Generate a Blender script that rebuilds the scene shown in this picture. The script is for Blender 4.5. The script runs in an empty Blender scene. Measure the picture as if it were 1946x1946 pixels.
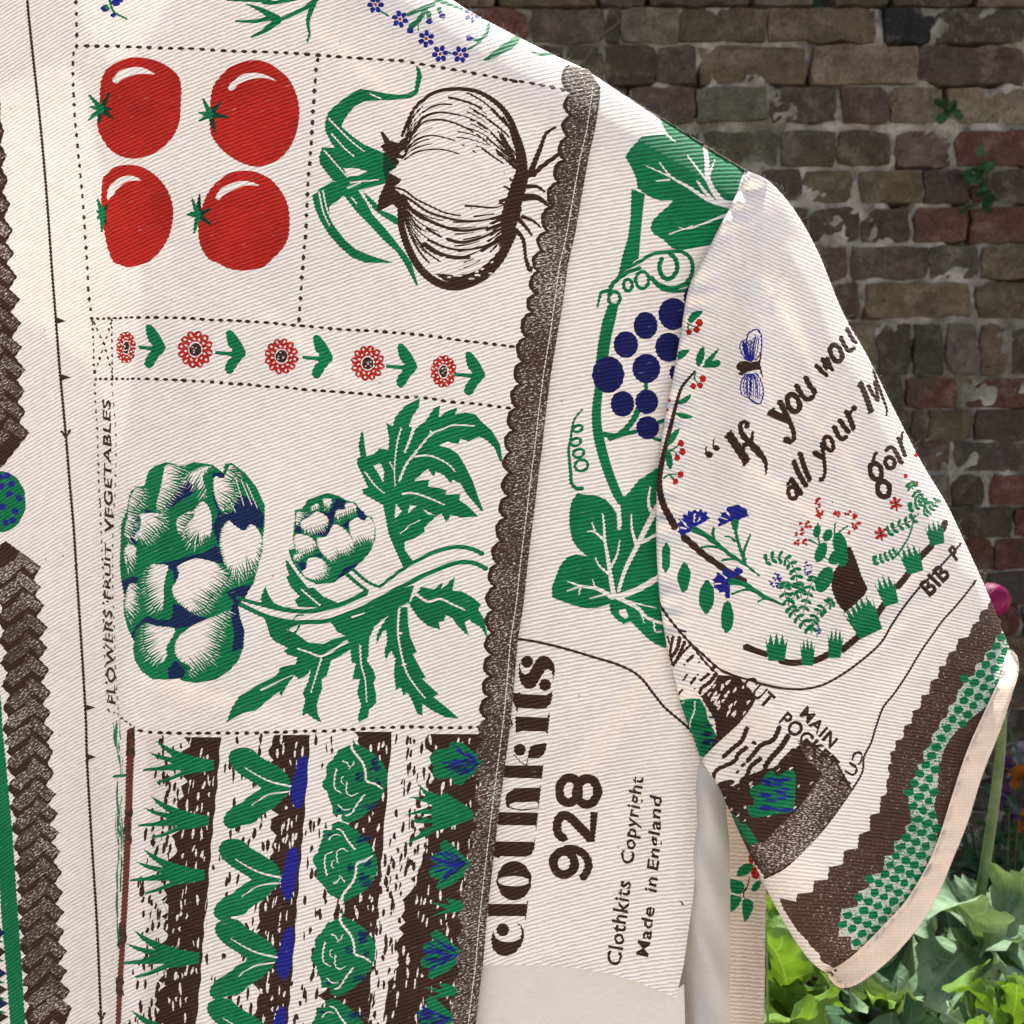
import bpy, math, random
import numpy as np
from mathutils import Vector
from mathutils.geometry import delaunay_2d_cdt
from mathutils.bvhtree import BVHTree

random.seed(7)
RNG = np.random.default_rng(11)
scene = bpy.context.scene
COL = scene.collection

# ------------------------------------------------------------ camera, sky, sun, exposure
CAMZ = 1.15
cam_d = bpy.data.cameras.new('camera')
cam_d.sensor_width = 36.0
cam_d.lens = 36.0
cam_d.clip_start = 0.02
cam_d.clip_end = 2000.0
cam_d.dof.use_dof = True
cam_d.dof.focus_distance = 0.455
cam_d.dof.aperture_fstop = 26.0
cam = bpy.data.objects.new('camera', cam_d)
COL.objects.link(cam)
cam.location = (0.0, 0.0, CAMZ)
cam.rotation_euler = (math.radians(90), 0, 0)
scene.camera = cam

SUN = Vector((0.06, 0.55, 1.2)).normalized()          # towards the sun: high behind the wall
world = bpy.data.worlds.new('World')
scene.world = world
world.use_nodes = True
wn = world.node_tree
for n in list(wn.nodes):
    wn.nodes.remove(n)
w_out = wn.nodes.new('ShaderNodeOutputWorld')
w_bg = wn.nodes.new('ShaderNodeBackground')
w_sky = wn.nodes.new('ShaderNodeTexSky')
w_sky.sky_type = 'NISHITA'
w_sky.sun_disc = False
w_sky.sun_elevation = math.asin(SUN.z)
w_sky.sun_rotation = math.atan2(SUN.x, SUN.y)
w_sky.air_density = 0.8
w_sky.dust_density = 4.0
w_sky.ozone_density = 0.6
w_bg.inputs['Strength'].default_value = 0.12
wn.links.new(w_sky.outputs[0], w_bg.inputs[0])
wn.links.new(w_bg.outputs[0], w_out.inputs[0])

sun_d = bpy.data.lights.new('sun', 'SUN')
sun_d.energy = 5.0
sun_d.angle = math.radians(0.8)
sun_d.color = (1.0, 0.95, 0.86)
sun = bpy.data.objects.new('sun', sun_d)
COL.objects.link(sun)
sun.rotation_euler = (-SUN).to_track_quat('-Z', 'Y').to_euler()
sun.location = (2, 4, 7)

vs = scene.view_settings
vs.view_transform = 'Standard'
vs.look = 'None'
vs.gamma = 1.0
vs.use_curve_mapping = False
vs.exposure = 1.27

# ------------------------------------------------------------ small helpers
def link(o, parent=None):
    COL.objects.link(o)
    if parent is not None:
        o.parent = parent
    return o

def empty(name, loc=(0, 0, 0), label=None, cat=None, group=None):
    o = bpy.data.objects.new(name, None)
    o.empty_display_size = 0.05
    o.location = loc
    link(o)
    tag(o, label, cat, group)
    return o

def tag(o, label=None, cat=None, group=None, kind=None):
    if label: o['label'] = label
    if cat: o['category'] = cat
    if group: o['group'] = group
    if kind: o['kind'] = kind
    return o

def mesh_obj(name, verts, faces, mat=None, parent=None, smooth=True, loc=None):
    me = bpy.data.meshes.new(name)
    me.from_pydata([tuple(v) for v in verts], [], [tuple(int(i) for i in f) for f in faces])
    if mat is not None:
        for m in (mat if isinstance(mat, (list, tuple)) else [mat]):
            me.materials.append(m)
    if smooth:
        me.shade_smooth()
    me.update()
    o = bpy.data.objects.new(name, me)
    link(o, parent)
    if parent is not None and loc is None:
        # vertices are given in world space
        o.matrix_parent_inverse = parent.matrix_basis.inverted()
    if loc is not None:
        o.location = loc
    return o

def pix(px, py, D):
    """photo pixel (of 1946) and distance along the view axis in metres -> world point"""
    px = np.asarray(px, float); py = np.asarray(py, float)
    D = np.asarray(D, float) + np.zeros_like(px)
    return np.stack([(px - 973.0) / 1946.0 * D, D, CAMZ - (py - 973.0) / 1946.0 * D], -1)

def sstep(x, a=0.0, b=1.0):
    t = np.clip((np.asarray(x, float) - a) / (b - a), 0, 1)
    return t * t * (3 - 2 * t)

# ------------------------------------------------------------ materials
class NT:
    def __init__(self, name):
        self.m = bpy.data.materials.new(name)
        self.m.use_nodes = True
        self.t = self.m.node_tree
        self.b = self.t.nodes['Principled BSDF']
        self.o = self.t.nodes['Material Output']
    def n(self, typ, **kw):
        nd = self.t.nodes.new(typ)
        for k, v in kw.items():
            if k.startswith('i_'):
                key = k[2:]
                key = int(key) if key.isdigit() else key.replace('_', ' ')
                nd.inputs[key].default_value = v
            else:
                setattr(nd, k, v)
        return nd
    def l(self, a, b):
        self.t.links.new(a, b)
    def math(self, op, a, b=None, c=None):
        nd = self.n('ShaderNodeMath', operation=op)
        for i, v in enumerate((a, b, c)):
            if v is None: continue
            if isinstance(v, (int, float)): nd.inputs[i].default_value = v
            else: self.l(v, nd.inputs[i])
        return nd.outputs[0]
    def mix(self, fac, a, b, blend='MIX'):
        nd = self.n('ShaderNodeMix', data_type='RGBA', blend_type=blend)
        for i, v in ((0, fac), (6, a), (7, b)):
            if isinstance(v, (int, float)): nd.inputs[i].default_value = v
            elif isinstance(v, (tuple, list)): nd.inputs[i].default_value = tuple(v) + ((1,) if len(v) == 3 else ())
            else: self.l(v, nd.inputs[i])
        return nd.outputs[2]
    def ramp(self, fac, stops):
        nd = self.n('ShaderNodeValToRGB')
        el = nd.color_ramp.elements
        while len(el) < len(stops): el.new(0.5)
        for e, (p, c) in zip(el, stops):
            e.position = p
            e.color = tuple(c) + ((1,) if len(c) == 3 else ()) if isinstance(c, (tuple, list)) else (c, c, c, 1)
        self.l(fac, nd.inputs[0])
        return nd.outputs[0]
    def bump(self, h, dist, strength=1.0, normal=None):
        nd = self.n('ShaderNodeBump')
        nd.inputs['Strength'].default_value = strength
        nd.inputs['Distance'].default_value = dist
        self.l(h, nd.inputs['Height'])
        if normal is not None: self.l(normal, nd.inputs['Normal'])
        return nd.outputs[0]

def sheet_surface(N, col, normal, trans, rough=0.85, tint=None):
    """thin sheet (cloth, leaf): diffuse reflection plus light let through from the back"""
    N.b.inputs['Roughness'].default_value = rough
    N.b.inputs['Specular IOR Level'].default_value = 0.15
    N.l(col, N.b.inputs['Base Color'])
    if normal is not None: N.l(normal, N.b.inputs['Normal'])
    tr = N.n('ShaderNodeBsdfTranslucent')
    if tint is not None:
        N.l(N.mix(1.0, col, tint, 'MULTIPLY'), tr.inputs[0])
    else:
        N.l(col, tr.inputs[0])
    mx = N.n('ShaderNodeMixShader')
    mx.inputs[0].default_value = trans
    N.l(N.b.outputs[0], mx.inputs[1])
    N.l(tr.outputs[0], mx.inputs[2])
    N.l(mx.outputs[0], N.o.inputs[0])

CREAM = (0.84, 0.79, 0.735)
def cloth_mat(name, color, ink=False, grain=None, check=None, plain=False, trans=0.13, rib=1.0, fleck=True):
    N = NT(name)
    uvn = N.n('ShaderNodeUVMap', uv_map='weave')
    sep = N.n('ShaderNodeSeparateXYZ')
    N.l(uvn.outputs[0], sep.inputs[0])
    u, v = sep.outputs[0], sep.outputs[1]
    tc = N.n('ShaderNodeTexCoord')
    fine = N.n('ShaderNodeTexNoise', i_Scale=9000.0, i_Detail=1.0)
    N.l(tc.outputs['Object'], fine.inputs['Vector'])
    broad = N.n('ShaderNodeTexNoise', i_Scale=34.0, i_Detail=3.0)
    N.l(tc.outputs['Object'], broad.inputs['Vector'])
    wob = N.n('ShaderNodeTexNoise', i_Scale=260.0, i_Detail=2.0)
    N.l(tc.outputs['Object'], wob.inputs['Vector'])
    # yarn pieces along each rib
    comb = N.n('ShaderNodeCombineXYZ')
    N.l(N.math('MULTIPLY', u, 0.42), comb.inputs[0]); N.l(N.math('MULTIPLY', v, 1.25), comb.inputs[1])
    yarn = N.n('ShaderNodeTexNoise', i_Scale=1.0, i_Detail=1.5)
    N.l(comb.outputs[0], yarn.inputs['Vector'])
    if plain:
        cu = N.math('SINE', N.math('MULTIPLY', u, 2 * math.pi * 1.05))
        cv = N.math('SINE', N.math('MULTIPLY', v, 2 * math.pi * 1.05))
        h = N.math('MULTIPLY_ADD', N.math('MULTIPLY', cu, cv), 0.3, 0.5)
        amp = 0.00022
    else:
        ph = N.math('ADD', v, N.math('MULTIPLY', N.math('SUBTRACT', wob.outputs[0], 0.5), 0.55))
        s = N.math('SINE', N.math('MULTIPLY', ph, 2 * math.pi))
        h = N.math('MULTIPLY_ADD', s, 0.5, 0.5)
        h = N.math('ADD', h, N.math('MULTIPLY', N.math('SUBTRACT', yarn.outputs[0], 0.5), 0.35))
        amp = 0.00034
    base = color
    # slightly darker weft showing between the ribs
    weft = tuple(c * f for c, f in zip(color, (0.68, 0.63, 0.62))) if not ink else tuple(c * 0.42 for c in color)
    sh = N.ramp(h, [(0.10, 0.0), (0.62, 1.0)])
    vary = N.ramp(wob.outputs[0], [(0.3, 0.55), (0.65, 1.0)])
    if plain:
        col = N.mix(N.ramp(h, [(0.2, 0.0), (0.8, 1.0)]), tuple(c * 0.84 for c in color), base)
        col = N.mix(N.ramp(yarn.outputs[0], [(0.35, 0.0), (0.65, 0.35)]), col, tuple(c * 0.80 for c in color))
    else:
        inv = N.math('MULTIPLY', N.math('SUBTRACT', 1.0, sh), vary)
        col = N.mix(inv, base, weft)
    if ink:
        # the ink misses a few yarn tops
        miss = N.ramp(yarn.outputs[0], [(0.66, 0.0), (0.80, 0.55)])
        col = N.mix(N.math('MULTIPLY', miss, sh), col, tuple(min(1, c * 0.45 + k * 0.35) for c, k in zip(color, CREAM)))
        patchy = N.ramp(broad.outputs[0], [(0.3, 0.78), (0.7, 1.0)])
        col = N.mix(1.0, col, patchy, 'MULTIPLY')
    if grain is not None:
        cg = N.n('ShaderNodeCombineXYZ')
        N.l(N.math('MULTIPLY', u, 1.25), cg.inputs[0]); N.l(N.math('MULTIPLY', v, 2.6), cg.inputs[1])
        g = N.n('ShaderNodeTexNoise', i_Scale=1.0, i_Detail=2.0, i_Roughness=0.7)
        N.l(cg.outputs[0], g.inputs['Vector'])
        gg = N.ramp(N.math('ADD', g.outputs[0], N.math('MULTIPLY', N.math('SUBTRACT', broad.outputs[0], 0.5), 0.25)),
                    [(grain, 0.0), (grain + 0.09, 0.72)])
        col = N.mix(gg, col, tuple(c * 0.92 for c in CREAM))
    if check is not None:
        uv2 = N.n('ShaderNodeUVMap', uv_map='panel')
        mp = N.n('ShaderNodeMapping'); mp.inputs['Rotation'].default_value = (0, 0, math.radians(20))
        mp.inputs['Scale'].default_value = (64, 64, 64)
        N.l(uv2.outputs[0], mp.inputs[0])
        nz = N.n('ShaderNodeTexNoise', i_Scale=170.0, i_Detail=1.0)
        N.l(uv2.outputs[0], nz.inputs['Vector'])
        ck = N.n('ShaderNodeTexChecker', i_Scale=1.0)
        ad = N.n('ShaderNodeVectorMath', operation='ADD')
        N.l(mp.outputs[0], ad.inputs[0])
        sc = N.n('ShaderNodeVectorMath', operation='SCALE'); sc.inputs['Scale'].default_value = 0.30
        sb = N.n('ShaderNodeVectorMath', operation='SUBTRACT'); sb.inputs[1].default_value = (0.5, 0.5, 0.5)
        N.l(nz.outputs['Color'], sb.inputs[0]); N.l(sb.outputs[0], sc.inputs[0]); N.l(sc.outputs[0], ad.inputs[1])
        N.l(ad.outputs[0], ck.inputs['Vector'])
        ck.inputs['Color1'].default_value = (0, 0, 0, 1); ck.inputs['Color2'].default_value = (1, 1, 1, 1)
        g2 = N.ramp(yarn.outputs[0], [(0.36, 0.55), (0.52, 1.0)])
        f = N.math('MULTIPLY', N.math('MULTIPLY_ADD', ck.outputs['Fac'], 0.86, 0.14), g2)
        f = N.math('ADD', f, N.ramp(fine.outputs[0], [(0.5, 0.0), (0.75, 0.12)]))
        col = N.mix(f, tuple(c * 0.95 for c in CREAM), col)
    if fleck and not ink:
        # cotton-seed specks
        mp2 = N.n('ShaderNodeMapping'); mp2.inputs['Scale'].default_value = (110, 60, 75)
        mp2.inputs['Rotation'].default_value = (0, 0.6, 0)
        N.l(tc.outputs['Object'], mp2.inputs[0])
        vo = N.n('ShaderNodeTexVoronoi', i_Scale=1.0)
        N.l(mp2.outputs[0], vo.inputs['Vector'])
        sz = N.n('ShaderNodeSeparateColor'); N.l(vo.outputs['Color'], sz.inputs[0])
        thr = N.math('MULTIPLY', N.math('GREATER_THAN', sz.outputs[0], 0.62), 0.052)
        fl = N.math('LESS_THAN', N.math('ADD', vo.outputs['Distance'], N.math('MULTIPLY', wob.outputs[0], 0.02)), thr)
        col = N.mix(N.math('MULTIPLY', fl, 0.75), col, (0.22, 0.13, 0.09))
        uneven = N.ramp(broad.outputs[0], [(0.28, (0.955, 0.94, 0.925)), (0.7, (1, 1, 1))])
        col = N.mix(1.0, col, uneven, 'MULTIPLY')
    hh = N.math('ADD', h, N.math('MULTIPLY', fine.outputs[0], 0.25))
    nrm = N.bump(hh, amp * rib, 0.9)
    nrm = N.bump(broad.outputs[0], 0.0016, 0.35, nrm)
    sheet_surface(N, col, nrm, trans, rough=0.9 if not ink else 0.8, tint=(1.0, 0.94, 0.80))
    return N.m

M = {}
M['cloth'] = cloth_mat('cream_twill', CREAM)
M['cloth_shaded'] = cloth_mat('cream_twill_shaded', (0.74, 0.665, 0.60), trans=0.06)  # darker copy of the cream twill: shade under the arm put into the colour
M['R'] = cloth_mat('red_ink', (0.50, 0.022, 0.013), ink=True, trans=0.08)
M['G'] = cloth_mat('green_ink', (0.006, 0.205, 0.075), ink=True, trans=0.14)
M['D'] = cloth_mat('dark_green_ink', (0.008, 0.050, 0.024), ink=True, trans=0.06)
M['B'] = cloth_mat('blue_ink', (0.016, 0.020, 0.26), ink=True, trans=0.06)
M['N'] = cloth_mat('navy_ink', (0.007, 0.022, 0.085), ink=True, trans=0.06)
M['K'] = cloth_mat('brown_ink', (0.052, 0.023, 0.016), ink=True, trans=0.08)
M['S'] = cloth_mat('rust_ink', (0.17, 0.04, 0.022), ink=True, trans=0.08)
M['KG'] = cloth_mat('grainy_brown_ink', (0.085, 0.047, 0.030), grain=0.54, ink=True, trans=0.08)
M['KB'] = cloth_mat('close_grained_brown_ink', (0.105, 0.060, 0.042), grain=0.60, ink=True, trans=0.2)
M['KS'] = cloth_mat('stepped_border_brown_ink', (0.098, 0.054, 0.037), grain=0.63, ink=True, trans=0.25)
M['KP'] = cloth_mat('plaited_brown_ink', (0.088, 0.050, 0.034), grain=0.55, ink=True, trans=0.12)
M['CW'] = cloth_mat('pale_green_flecked_ink', (0.10, 0.34, 0.20), grain=0.43, ink=True, trans=0.25)
M['lining'] = cloth_mat('plain_lining', (0.72, 0.665, 0.615), plain=True, trans=0.12)
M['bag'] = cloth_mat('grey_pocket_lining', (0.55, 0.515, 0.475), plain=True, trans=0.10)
M['bind'] = cloth_mat('pale_bias_binding', (0.80, 0.645, 0.53), plain=True, trans=0.22, fleck=False)
M['thread'] = cloth_mat('sewing_thread', (0.82, 0.78, 0.73), plain=True, fleck=False)
INKNAME = {'C': 'cloth'}
# ------------------------------------------------------------ photo positions and curves
REG = {'src': (0, 0, 1.0),
       'R00': (0, 0, 3.864), 'R10': (500, 0, 3.864), 'R20': (950, 0, 3.864), 'R30': (1446, 0, 3.864),
       'R01': (0, 500, 3.864), 'R11': (500, 500, 3.864), 'R21': (950, 400, 3.864), 'R31': (1446, 500, 3.864),
       'R02': (0, 950, 3.864), 'R12': (500, 900, 3.864), 'R22': (950, 850, 3.864), 'R32': (1446, 950, 3.864),
       'R03': (0, 1446, 3.864), 'R13': (500, 1446, 3.864), 'R23': (950, 1446, 3.864), 'R33': (1446, 1446, 3.864),
       'A1': (900, 1200, 6.44), 'A2': (1250, 1180, 4.83), 'A3': (220, 1370, 4.83), 'A4': (560, 1370, 4.83),
       'B1': (1300, 950, 6.44), 'B2': (1330, 580, 4.83), 'B3': (1250, 1380, 2.73), 'B4': (1546, 1150, 2.73)}

def PT(reg, s):
    ox, oy, k = REG[reg]
    if isinstance(s, str):
        a = np.array([[float(c) for c in t.split(',')] for t in s.split()])
    else:
        a = np.asarray(s, float)
    return a / k + np.array([ox, oy])

def path(*parts):
    return np.concatenate([PT(r, s) for r, s in parts])

def catmull(p, closed, step):
    n = len(p)
    if n < 3:
        return lin(p, closed, step)
    out = []
    rng = range(n if closed else n - 1)
    for i in rng:
        if closed:
            a, b, c, d = p[(i - 1) % n], p[i], p[(i + 1) % n], p[(i + 2) % n]
        else:
            a, b, c, d = p[max(i - 1, 0)], p[i], p[i + 1], p[min(i + 2, n - 1)]
        L = np.hypot(*(c - b))
        m = max(1, int(L / step))
        t = (np.arange(m) / m)[:, None]
        out.append(0.5 * (2 * b + (c - a) * t + (2 * a - 5 * b + 4 * c - d) * t**2 + (3 * b - a - 3 * c + d) * t**3))
    out = np.concatenate(out)
    if not closed:
        out = np.vstack([out, p[-1]])
    return out

def lin(p, closed, step):
    out = []
    n = len(p)
    for i in range(n if closed else n - 1):
        b, c = p[i], p[(i + 1) % n]
        m = max(1, int(np.hypot(*(c - b)) / step))
        t = (np.arange(m) / m)[:, None]
        out.append(b + (c - b) * t)
    out = np.concatenate(out)
    if not closed:
        out = np.vstack([out, p[-1]])
    return out

def area2(p):
    x, y = p[:, 0], p[:, 1]
    return np.sum(x * np.roll(y, -1) - np.roll(x, -1) * y)

# ------------------------------------------------------------ setting: ground, bed, wall
def simple_mat(name, stops, scale, rough=0.95, bump=0.004, detail=6.0, scale2=None, spec=0.2):
    N = NT(name)
    tc = N.n('ShaderNodeTexCoord')
    nz = N.n('ShaderNodeTexNoise', i_Scale=scale, i_Detail=detail, i_Roughness=0.65)
    N.l(tc.outputs['Object'], nz.inputs['Vector'])
    col = N.ramp(nz.outputs[0], stops)
    N.l(col, N.b.inputs['Base Color'])
    N.b.inputs['Roughness'].default_value = rough
    N.b.inputs['Specular IOR Level'].default_value = spec
    N.l(N.bump(nz.outputs[0], bump, 0.8), N.b.inputs['Normal'])
    return N.m
M['soil'] = simple_mat('garden_soil', [(0.3, (0.030, 0.020, 0.013)), (0.7, (0.085, 0.06, 0.04))], 35.0, bump=0.02)
M['paving'] = simple_mat('pale_gravel_path', [(0.3, (0.40, 0.37, 0.33)), (0.7, (0.56, 0.52, 0.47))], 60.0, bump=0.006)

def grid_sheet(name, x0, x1, y0, y1, z, mat, n=2, amp=0.0):
    xs, ys = np.linspace(x0, x1, n), np.linspace(y0, y1, n)
    X, Y = np.meshgrid(xs, ys)
    Z = np.full_like(X, z)
    if amp:
        Z += RNG.uniform(-amp, amp, Z.shape)
    v = np.stack([X.ravel(), Y.ravel(), Z.ravel()], -1)
    f = [(j * n + i, j * n + i + 1, (j + 1) * n + i + 1, (j + 1) * n + i) for j in range(n - 1) for i in range(n - 1)]
    o = mesh_obj(name, v, f, mat)
    tag(o, kind='structure')
    return o
grid_sheet('ground', -400, 400, -400, 400, 0.0, M['paving'])
grid_sheet('flower_bed_soil', -2.4, 2.6, 0.42, 1.99, 0.03, M['soil'], n=60, amp=0.018)

def brick_mat():
    N = NT('old_stock_brick')
    oi = N.n('ShaderNodeObjectInfo')
    tc = N.n('ShaderNodeTexCoord')
    geo = N.n('ShaderNodeNewGeometry')
    n1 = N.n('ShaderNodeTexNoise', i_Scale=26.0, i_Detail=6.0, i_Roughness=0.7)
    n2 = N.n('ShaderNodeTexNoise', i_Scale=170.0, i_Detail=4.0, i_Roughness=0.75)
    n3 = N.n('ShaderNodeTexNoise', i_Scale=13.0, i_Detail=5.0, i_Roughness=0.7)
    off = N.n('ShaderNodeVectorMath', operation='ADD')
    sc = N.n('ShaderNodeVectorMath', operation='SCALE'); sc.inputs['Scale'].default_value = 11.0
    cx = N.n('ShaderNodeCombineXYZ')
    N.l(oi.outputs['Random'], cx.inputs[0]); N.l(oi.outputs['Random'], cx.inputs[2])
    N.l(cx.outputs[0], sc.inputs[0]); N.l(geo.outputs['Position'], off.inputs[0]); N.l(sc.outputs[0], off.inputs[1])
    for n in (n1, n2, n3): N.l(off.outputs[0], n.inputs['Vector'])
    dark = N.mix(1.0, oi.outputs['Color'], (0.50, 0.46, 0.44), 'MULTIPLY')
    pale = N.mix(0.45, oi.outputs['Color'], (0.215, 0.19, 0.15))
    col = N.mix(N.ramp(n1.outputs[0], [(0.34, 0.0), (0.66, 1.0)]), dark, oi.outputs['Color'])
    col = N.mix(N.ramp(n3.outputs[0], [(0.52, 0.0), (0.70, 0.8)]), col, pale)
    # lime smears and sooty patches
    n4 = N.n('ShaderNodeTexNoise', i_Scale=18.0, i_Detail=7.0, i_Roughness=0.75)
    N.l(geo.outputs['Position'], n4.inputs['Vector'])
    col = N.mix(N.ramp(n4.outputs[0], [(0.58, 0.0), (0.72, 0.55)]), col, (0.20, 0.185, 0.155))
    n5 = N.n('ShaderNodeTexNoise', i_Scale=7.0, i_Detail=5.0)
    N.l(geo.outputs['Position'], n5.inputs['Vector'])
    col = N.mix(N.ramp(n5.outputs[0], [(0.50, 0.0), (0.72, 0.7)]), col, (0.040, 0.040, 0.026))
    col = N.mix(N.ramp(n2.outputs[0], [(0.30, 0.75), (0.47, 0.0)]), col, (0.022, 0.019, 0.015))
    col = N.mix(N.ramp(n2.outputs[0], [(0.56, 0.0), (0.72, 0.6)]), col, pale)
    N.l(col, N.b.inputs['Base Color'])
    N.b.inputs['Roughness'].default_value = 0.95
    N.b.inputs['Specular IOR Level'].default_value = 0.15
    nr = N.bump(n1.outputs[0], 0.016, 0.9)
    nr = N.bump(n2.outputs[0], 0.005, 1.0, nr)
    N.l(nr, N.b.inputs['Normal'])
    return N.m
M['brick'] = brick_mat()
def mortar_mat():
    N = NT('lime_mortar')
    geo = N.n('ShaderNodeNewGeometry')
    a = N.n('ShaderNodeTexNoise', i_Scale=22.0, i_Detail=6.0, i_Roughness=0.7)
    b = N.n('ShaderNodeTexNoise', i_Scale=220.0, i_Detail=3.0, i_Roughness=0.7)
    c = N.n('ShaderNodeTexNoise', i_Scale=4.5, i_Detail=4.0)
    for n in (a, b, c): N.l(geo.outputs['Position'], n.inputs['Vector'])
    col = N.ramp(a.outputs[0], [(0.30, (0.045, 0.041, 0.033)), (0.50, (0.19, 0.177, 0.15)), (0.75, (0.36, 0.34, 0.30))])
    col = N.mix(N.ramp(c.outputs[0], [(0.45, 0.0), (0.68, 0.75)]), col, (0.036, 0.038, 0.022))
    N.l(col, N.b.inputs['Base Color'])
    N.b.inputs['Roughness'].default_value = 1.0
    N.b.inputs['Specular IOR Level'].default_value = 0.1
    nr = N.bump(a.outputs[0], 0.010, 0.8)
    N.l(N.bump(b.outputs[0], 0.002, 0.9, nr), N.b.inputs['Normal'])
    return N.m
M['mortar'] = mortar_mat()

WALL_Y = 2.0
BCOL = {'Y': (0.098, 0.078, 0.045), 'y': (0.132, 0.110, 0.072), 'R': (0.090, 0.038, 0.028), 'P': (0.072, 0.053, 0.043), 'p': (0.100, 0.078, 0.064),
        'K': (0.010, 0.011, 0.013), 'D': (0.062, 0.051, 0.038), 'G': (0.090, 0.080, 0.060), 'O': (0.112, 0.056, 0.036)}
# rows traced in photo pixels: top, bottom, bricks as (left, right, colour)
ROWS = [
 (-42, 6, '1436,1546,G 1590,1690,D 1700,1850,D 1862,2010,G'),
 (18, 76, '1013,1147,D 1152,1178,D 1182,1289,G 1294,1455,D 1461,1666,Y 1684,1772,K 1776,1946,D 1953,2050,G'),
 (90, 156, '1000,1068,P 1074,1144,D 1152,1245,D 1250,1323,D 1330,1531,Y 1547,1744,y 1750,1946,P 1955,2060,D'),
 (168, 229, '1010,1100,D 1108,1190,P 1196,1320,P 1325,1456,G 1464,1591,D 1601,1689,P 1694,1793,y 1808,1950,y 1958,2150,Y'),
 (252, 312, '1240,1330,D 1338,1478,G 1485,1588,D 1594,1694,P 1705,1808,p 1821,1990,R 1998,2085,D'),
 (325, 381, '1345,1440,D 1448,1521,P 1529,1619,Y 1635,1751,Y 1757,1842,P 1848,1880,R 1886,1990,D 1998,2190,P'),
 (398, 456, '1450,1534,P 1542,1632,D 1640,1728,D 1744,1837,O 1847,1996,R 2003,2090,Y'),
 (472, 528, '1470,1608,P 1616,1764,P 1770,1860,G 1870,2020,Y 2028,2110,D'),
 (541, 600, '1500,1582,P 1590,1632,P 1645,1842,Y 1857,2000,Y 2010,2100,P'),
 (619, 708, '1600,1664,y 1671,1728,D 1738,1793,D 1800,1857,p 1865,1914,Y 1925,1985,P 1992,2060,D'),
 (720, 772, '1640,1716,D 1725,1816,R 1842,2010,R 2018,2100,P'),
 (782, 834, '1660,1728,P 1735,1758,D 1767,1847,Y 1857,2010,D 2018,2100,R'),
 (841, 891, '1640,1728,D 1736,1803,P 1818,2010,D 2018,2110,D'),
 (906, 957, '1770,1806,G 1813,1868,D 1883,2040,R 2048,2130,D'),
 (966, 1018, '1750,1795,D 1802,1920,D 1930,2010,R 2018,2200,D'),
 (1026, 1080, '1780,1812,R 1818,1886,R 1893,2000,R 2008,2090,P'),
 (1090, 1142, '1800,1870,P 1880,2060,D 2070,2150,R'),
]
def brick_mesh(w, h, seed):
    """one old brick: rounded, chipped outline, uneven face, 100 mm deep; origin at the centre of its face"""
    r = np.random.default_rng(seed)
    nx, nz = (7 if w > .14 else 5), 4
    v, f = [], []
    c = min(.010, h * .2)
    for j in range(nz):
        for i in range(nx):
            u = i / (nx - 1); t = j / (nz - 1)
            x, z = (u - .5) * w, (t - .5) * h
            edge = (i in (0, nx - 1)) + (j in (0, nz - 1))
            y = r.normal(0, .0011)
            if edge:
                y += abs(r.normal(.0012, .0012)) * edge
                x += r.normal(0, .0022); z += r.normal(0, .0018)
            if edge == 2:
                x -= math.copysign(abs(r.normal(c * .12, c * .28)), x); z -= math.copysign(abs(r.normal(c * .10, c * .22)), z)
            v.append((x, y, z))
    def I(i, j): return j * nx + i
    for j in range(nz - 1):
        for i in range(nx - 1):
            f.append((I(i, j), I(i + 1, j), I(i + 1, j + 1), I(i, j + 1)))
    ring = [I(i, 0) for i in range(nx)] + [I(nx - 1, j) for j in range(1, nz)] + [I(i, nz - 1) for i in range(nx - 2, -1, -1)] + [I(0, j) for j in range(nz - 2, 0, -1)]
    prev = ring
    for yy, g in ((.010, 1.012), (.100, 1.0)):
        k0 = len(v)
        for q in ring:
            x, y, z = v[q]
            v.append((x * g, yy, z * g))
        cur = list(range(k0, k0 + len(ring)))
        for a in range(len(ring)):
            b = (a + 1) % len(ring)
            f.append((prev[b], prev[a], cur[a], cur[b]))
        prev = cur
    return v, f
wall = empty('brick_wall', (0.3, WALL_Y, 0), 'old weathered wall of yellow, red and dark bricks behind the jacket', 'wall')
k = 2.0 / 1946
brick_boxes = []
def place_brick(x0, x1, yt, yb, c, seed):
    x0 -= 1.5; x1 += 1.5; yt -= 3; yb += 3
    w, h = (x1 - x0) * k, (yb - yt) * k
    v, f = brick_mesh(w, h, seed)
    me = bpy.data.meshes.new('brick')
    me.from_pydata(v, [], f); me.shade_smooth(); me.set_sharp_from_angle(angle=math.radians(38)); me.materials.append(M['brick'])
    o = bpy.data.objects.new('brick', me)
    COL.objects.link(o)
    o.parent = wall
    o.matrix_parent_inverse = wall.matrix_basis.inverted()
    r = random.Random(seed)
    o.location = (((x0 + x1) / 2 - 973) * k, WALL_Y + r.uniform(-.004, .004), CAMZ + (973 - (yt + yb) / 2) * k)
    o.rotation_euler = (r.gauss(0, .012), r.gauss(0, .006), r.gauss(0, .012))
    b = BCOL[c]
    s = r.uniform(.95, 1.4)
    o.color = tuple(min(1, q * s * r.uniform(.93, 1.07)) for q in b) + (1,)
seed = 100
rest = []
def fill(xa, xb, yt, yb, flip, real):
    """Flemish bond run from xa to xb"""
    global seed
    x = xa; hd = flip
    while x < xb - 20:
        w = min((92 if hd else 190) + random.uniform(-8, 8), xb - x)
        if xb - x - w < 45: w = xb - x
        seed += 1
        c = random.choices('YyRPpDGO', (18, 8, 16, 24, 8, 30, 8, 4))[0]
        if real: place_brick(x, x + w - 9, yt, yb, c, seed)
        else: rest.append((x, x + w - 9, yt, yb, seed))
        x += w; hd = not hd
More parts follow.
